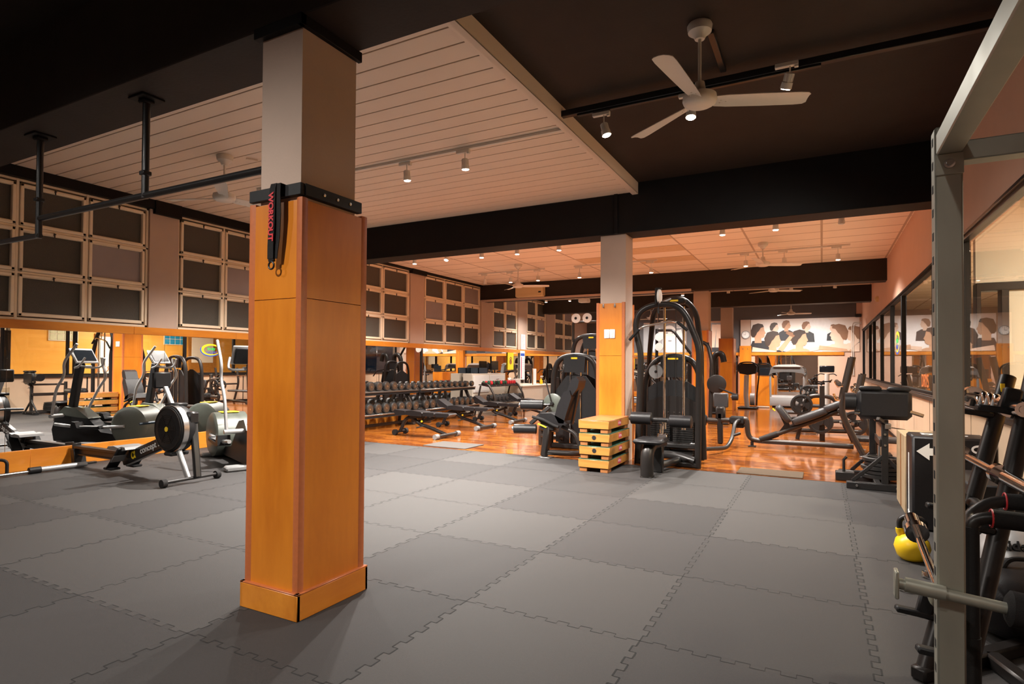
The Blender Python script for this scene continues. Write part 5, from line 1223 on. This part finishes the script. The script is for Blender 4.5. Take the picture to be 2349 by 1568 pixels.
# ============================================================ FAR END
def treadmill(loc, rz, label, group='treadmills', m_=None):
    o = thing('treadmill', label, 'treadmill', loc, rz, group)
    # local: seen from the front (motor hood at y=0), deck towards +y
    M().prism([(-.05, .06), (-.05, .16), (.02, .34), (.30, .42), (.42, .22), (.42, .06)], -.52, .52, 'x').build('motor_hood', K['silver'], o)
    d = M().box(-.42, .35, .12, .42, 1.9, .24, .02).build('deck', K['silver'], o); M().box(-.27, .4, .24, .27, 1.88, .246).build('belt', K['foam'], d)
    M().box(-.45, -.02, .0, .45, .12, .06, .01).box(-.42, 1.7, 0, .42, 1.85, .12, .01).build('foot_rail', K['blackmatte'], o)
    for s in (-1, 1):
        M().tube([(.50*s, .05, .1), (.52*s, .12, 1.0), (.47*s, .18, 1.28)], .035, 12, .1).build('upright', K['silver'], o)
        M().tube([(.50*s, .15, 1.15), (.50*s, .6, 1.12), (.46*s, .7, 1.0)], .025, 10, .08).build('side_handle', K['blackmatte'], o)
    c = M().prism([(-.56, 1.08), (-.50, 1.32), (-.40, 1.42), (.40, 1.42), (.50, 1.32), (.56, 1.08), (.46, 1.16), (.2, 1.20), (-.2, 1.20), (-.46, 1.16)], .08, .20).build('console_shell', K['greyplastic'], o)
    M().prism([(-.42, 1.40), (-.25, 1.45), (.25, 1.46), (.42, 1.40), (.42, 1.38), (-.42, 1.38)], .06, .24).build('top_edge', K['whiteplastic'], c)
    M().cb((0, .25, 1.34), (.56, .03, .2), .01, Matrix.Rotation(R(20), 3, 'X')).build('display', K['screen'], c)
    return o
t1 = treadmill((-1.05, 21.75, 0), 0, 'silver treadmill centred under the photo mural')
dup(t1, (-7.2, 19.8, 0), R(-90), 'treadmill by the mirror wall, nearest of the row beyond the desk')
dup(t1, (-7.2, 21.2, 0), R(-90), 'treadmill by the mirror wall, second of the row beyond the desk')
dup(t1, (-4.4, 21.6, 0), R(10), 'treadmill at the far wall left of the narrow pillar')
bk = thing('stair_climber', 'stepper machine with white column and black console right of the narrow pillar', 'stepper', (-2.15, 20.6, 0))
M().tube([(-.02, 0, .04), (-.06, 0, .4), (-.04, 0, 1.1)], .075, 16, .1).build('column', K['silver'], bk)
M().prism([(-.25, 1.15), (-.28, 1.38), (-.2, 1.48), (.2, 1.48), (.28, 1.38), (.25, 1.15), (0, 1.10)], -.10, .08).build('console', K['blackmatte'], bk)
M().tube([(-.28, .0, 1.2), (-.3, -.0, 1.45), (-.15, 0, 1.52), (.15, 0, 1.52), (.32, 0, 1.42), (.33, .1, 1.1), (.26, .2, .5), (.25, .2, .1)], .022, 10, .1).build('handrail', K['charcoal'], bk)
M().box(-.3, -.25, 0, .3, .45, .06, .025).build('base', K['blackmatte'], bk)
M().lathe([(-.07, .05), (-.07, .2), (.07, .2), (.07, .05)], (.12, .25, .30), (1, 0, 0), 24).build('flywheel_case', K['silver'], bk)
bi = thing('exercise_bike', 'exercise bike with white post and dark screen in front of the far wall', 'exercise bike', (.14, 21.9, 0))
M().cyl((0, 0, .1), (0, 0, 1.15), .075, 16).build('column', K['whiteplastic'], bi)
M().box(-.22, -.05, 1.2, .22, .02, 1.42, .02).build('screen', K['screen'], bi)
for s in (-1, 1): M().tube([(0, 0, 1.13), (.2*s, -.05, 1.16), (.28*s, -.1, 1.10)], .016, 8, .04).build('handlebar', K['charcoal'], bi)
M().box(-.25, -.2, 0, .25, .2, .08, .02).box(-.12, .1, .05, .12, .8, .45, .06).build('base', K['silver'], bi)
M().box(-.14, .62, .85, .14, .9, .92, .03).cyl((0, .75, .4), (0, .75, .86), .03, 10).build('saddle', K['leather'], bi)
sp = thing('spin_bike', 'black spinning bike with curved bars in front of the exercise bike', 'exercise bike', (-.02, 17.6, 0))
M().lathe([(-.02, .2), (-.02, .24), (.02, .24), (.02, .2)], (0, -.35, .28), (1, 0, 0), 30).build('flywheel', K['iron'], sp)
M().bar((0, -.35, .28), (0, -.2, .95), .05, .04, .01, (0, 1, 0)).bar((0, -.25, .45), (0, .5, .4), .06, .05, .01).bar((0, .35, .05), (0, .35, .9), .05, .04, .01, (0, 1, 0)).box(-.25, -.6, 0, .25, -.53, .05, .01).box(-.25, .5, 0, .25, .57, .05, .01).bar((0, -.55, .04), (0, .55, .04), .05, .04).build('frame', K['charcoal'], sp)
M().box(-.09, .25, .90, .09, .5, .95, .02).build('saddle', K['leather'], sp)
for s in (-1, 1): M().tube([(0, -.2, .98), (.2*s, -.22, 1.0), (.24*s, -.42, 1.04)], .016, 8, .05).build('handlebar', K['charcoal'], sp)
lc = thing('wooden_cabinet', 'low orange wooden box beside the treadmill under the mural', 'cabinet', (-1.75, 22.9, 0))
M().box(-.3, -.3, 0, .25, .3, 1.05, .005).build('body', K['panel'], lc)
M().box(-.22, -.32, 1.06, .18, -.28, 1.34, .01).build('monitor', K['screen'], lc)
es = thing('power_strip', 'white power strip on the parquet left of the treadmill', 'power strip', (-1.75, 21.3, 0))
M().box(-.2, -.03, 0, .2, .03, .05, .008).build('casing', K['whiteplastic'], es)
# clock
ck = thing('wall_clock', 'round white wall clock on the half pillar beside the photo mural', 'clock', (-2.51, YF-.155, 2.56))
M().lathe([(0, .15), (.03, .15), (.035, .14), (.035, .132), (.02, .13)], ax=(0, -1, 0), n=36).build('case', K['greyplastic'], ck)
m = M().lathe([(.02, .131), (.022, .13)], ax=(0, -1, 0), n=36); m.m(1)
for k in range(12): a = PI*k/6; m.bar((.1*math.sin(a), -.024, .1*math.cos(a)), (.12*math.sin(a), -.024, .12*math.cos(a)), .003, .008)
m.build('dial', [K['paper'], K['black']], ck)
M().bar((0, -.025, 0), (0, -.025, .10), .003, .008).build('minute_hand', K['black'], ck)
M().bar((0, -.025, 0), (-.07, -.025, .0), .003, .01).build('hour_hand', K['black'], ck)
# posters: flat prints of plain generic figures -----------------------------------------------
def blob(c, rx, rz, n=20, a=0, y=0):
    return [(c[0]+rx*math.cos(t)*math.cos(a)-rz*math.sin(t)*math.sin(a), y, c[1]+rx*math.cos(t)*math.sin(a)+rz*math.sin(t)*math.cos(a)) for t in [2*PI*k/n for k in range(n)]]
PM = [mat('print_white', (.92, .88, .84), .45, 0, .04, 3), mat('print_skin', (.62, .36, .22), .45, 0, .12, 6), mat('print_skin_light', (.85, .62, .48), .45, 0, .1, 6), mat('print_hair', (.06, .035, .025), .45, 0, .2, 30), mat('print_cloth', (.035, .035, .04), .45), mat('print_grey', (.32, .32, .33), .45, 0, .1, 5), mat('print_pale', (.95, .93, .92), .45), mat('print_brown', (.30, .15, .08), .45, 0, .15, 8)]
def poster(name, label, x0, x1, z0, z1, shapes, base=0):
    o = thing(name, label, 'poster', ((x0+x1)/2, YF-.02, (z0+z1)/2)); m = M(); m.m(base)
    w, h = (x1-x0)/2, (z1-z0)/2
    m.box(-w, 0, -h, w, .018, h)
    from mathutils.geometry import tessellate_polygon
    for i, (mi, pts) in enumerate(shapes):
        P = [(min(max(x, -w), w), -.0006*(i+1), min(max(z, -h), h)) for x, _, z in pts]
        m.m(mi).add(P, [tuple(range(len(P)))])
    m.build('print', PM, o); return o
def person(x, z, s, hair=3, skin=1, cloth=4, lean=0, face=1):
    out = []
    out.append((cloth, [(x-.30*s, 0, z-.62*s), (x-.27*s, 0, z-.28*s), (x-.12*s, 0, z-.19*s), (x+.12*s, 0, z-.19*s), (x+.27*s, 0, z-.28*s), (x+.30*s, 0, z-.62*s)]))
    out.append((skin, [(x-.075*s, 0, z-.24*s), (x-.07*s, 0, z-.05*s), (x+.07*s, 0, z-.05*s), (x+.075*s, 0, z-.24*s)]))
    q = [(x+px*s*face, 0, z+pz*s) for px, pz in ((-.13, .02), (-.12, .11), (-.05, .18), (.05, .18), (.12, .13), (.135, .05), (.165, -.02), (.14, -.04), (.14, -.09), (.10, -.13), (.02, -.12), (-.06, -.14), (-.11, -.08))]
    out.append((skin, q))
    q = [(x+px*s*face, 0, z+pz*s) for px, pz in ((-.15, -.06), (-.165, .06), (-.11, .18), (.0, .215), (.10, .19), (.125, .13), (.06, .11), (.02, .04), (-.02, .0), (-.04, -.05), (-.07, -.10), (-.12, -.11))]
    out.append((hair, q))
    return out
sh = []
sh += [(6, blob((.45, .1), .55, .6))]
for a in (person(-.95, .28, .95, 3, 2, 0, 0, 1), person(.1, .3, .9, 7, 2, 4), person(.95, .22, .7, 7, 2, 4, 0, -1), person(-.55, .36, .9, 7, 1, 4, 0, 1)): sh += a
for a in (person(-1.5, .12, 1.6, 3, 1, 4, .2, 1), person(1.58, -.02, 1.5, 7, 2, 2, 0, -1), person(1.12, .0, 1.75, 7, 2, 2, 0, -1), person(-1.0, -.2, 1.75, 3, 1, 4, -.3, 1), person(-.12, -.16, 1.7, 3, 1, 1, 0, 1)): sh += a
def limb(x0, z0, x1, z1, w, mi): 
    d = Vector((x1-x0, 0, z1-z0)).normalized(); n_ = Vector((-d.z, 0, d.x))*w; return (mi, [(x0+n_.x, 0, z0+n_.z), (x1+n_.x*.6, 0, z1+n_.z*.6), (x1-n_.x*.6, 0, z1-n_.z*.6), (x0-n_.x, 0, z0-n_.z)])
sh += [limb(-.75, -.55, -.35, .02, .09, 1), limb(-.35, .02, -.55, .12, .08, 7), limb(.2, -.52, 1.0, -.4, .07, 2), limb(-1.7, -.5, -.9, -.62, .09, 2), limb(.5, -.45, 1.5, -.58, .08, 1), limb(-.3, -.05, -.45, .1, .05, 7), limb(1.35, -.5, 1.75, -.2, .1, 2)]
poster('photo_mural', 'wide photo mural of people huddled in backlight on the far wall', -2.34, 1.15, 1.92, 3.12, sh)
sh = [(6, blob((.35, -.2), .42, .5)), (0, blob((.2, .12), .3, .38)), (5, blob((.1, .2), .05, .03)), (5, blob((.34, .2), .05, .03)), (5, blob((.22, -.12), .08, .03)), limb(.55, .3, .75, -.55, .12, 6), limb(-.1, .35, -.5, -.5, .12, 6), limb(.6, .2, .9, -.2, .05, 0)]
for k in range(3): sh.append((0, [(.45, 0, .40+k*.06), (.78, 0, .40+k*.06), (.78, 0, .43+k*.06), (.45, 0, .43+k*.06)]))
po = poster('portrait_poster', 'grey poster of a pale face with blond hair seen through the lat pulldown machine', -6.4, -4.72, 1.92, 3.08, sh, 5)
sh = [limb(-.05, .5, -.12, -.55, .09, 2), limb(.12, .5, .05, -.55, .09, 2), (4, [(-.24, 0, -.55), (-.24, 0, -.38), (.24, 0, -.38), (.24, 0, -.55)]), (2, blob((.2, .0), .07, .2))]
poster('leg_poster', 'narrow poster of bare legs between the third and the narrow pillar', -3.84, -3.36, 1.92, 3.05, sh, 5)

# ============================================================ end
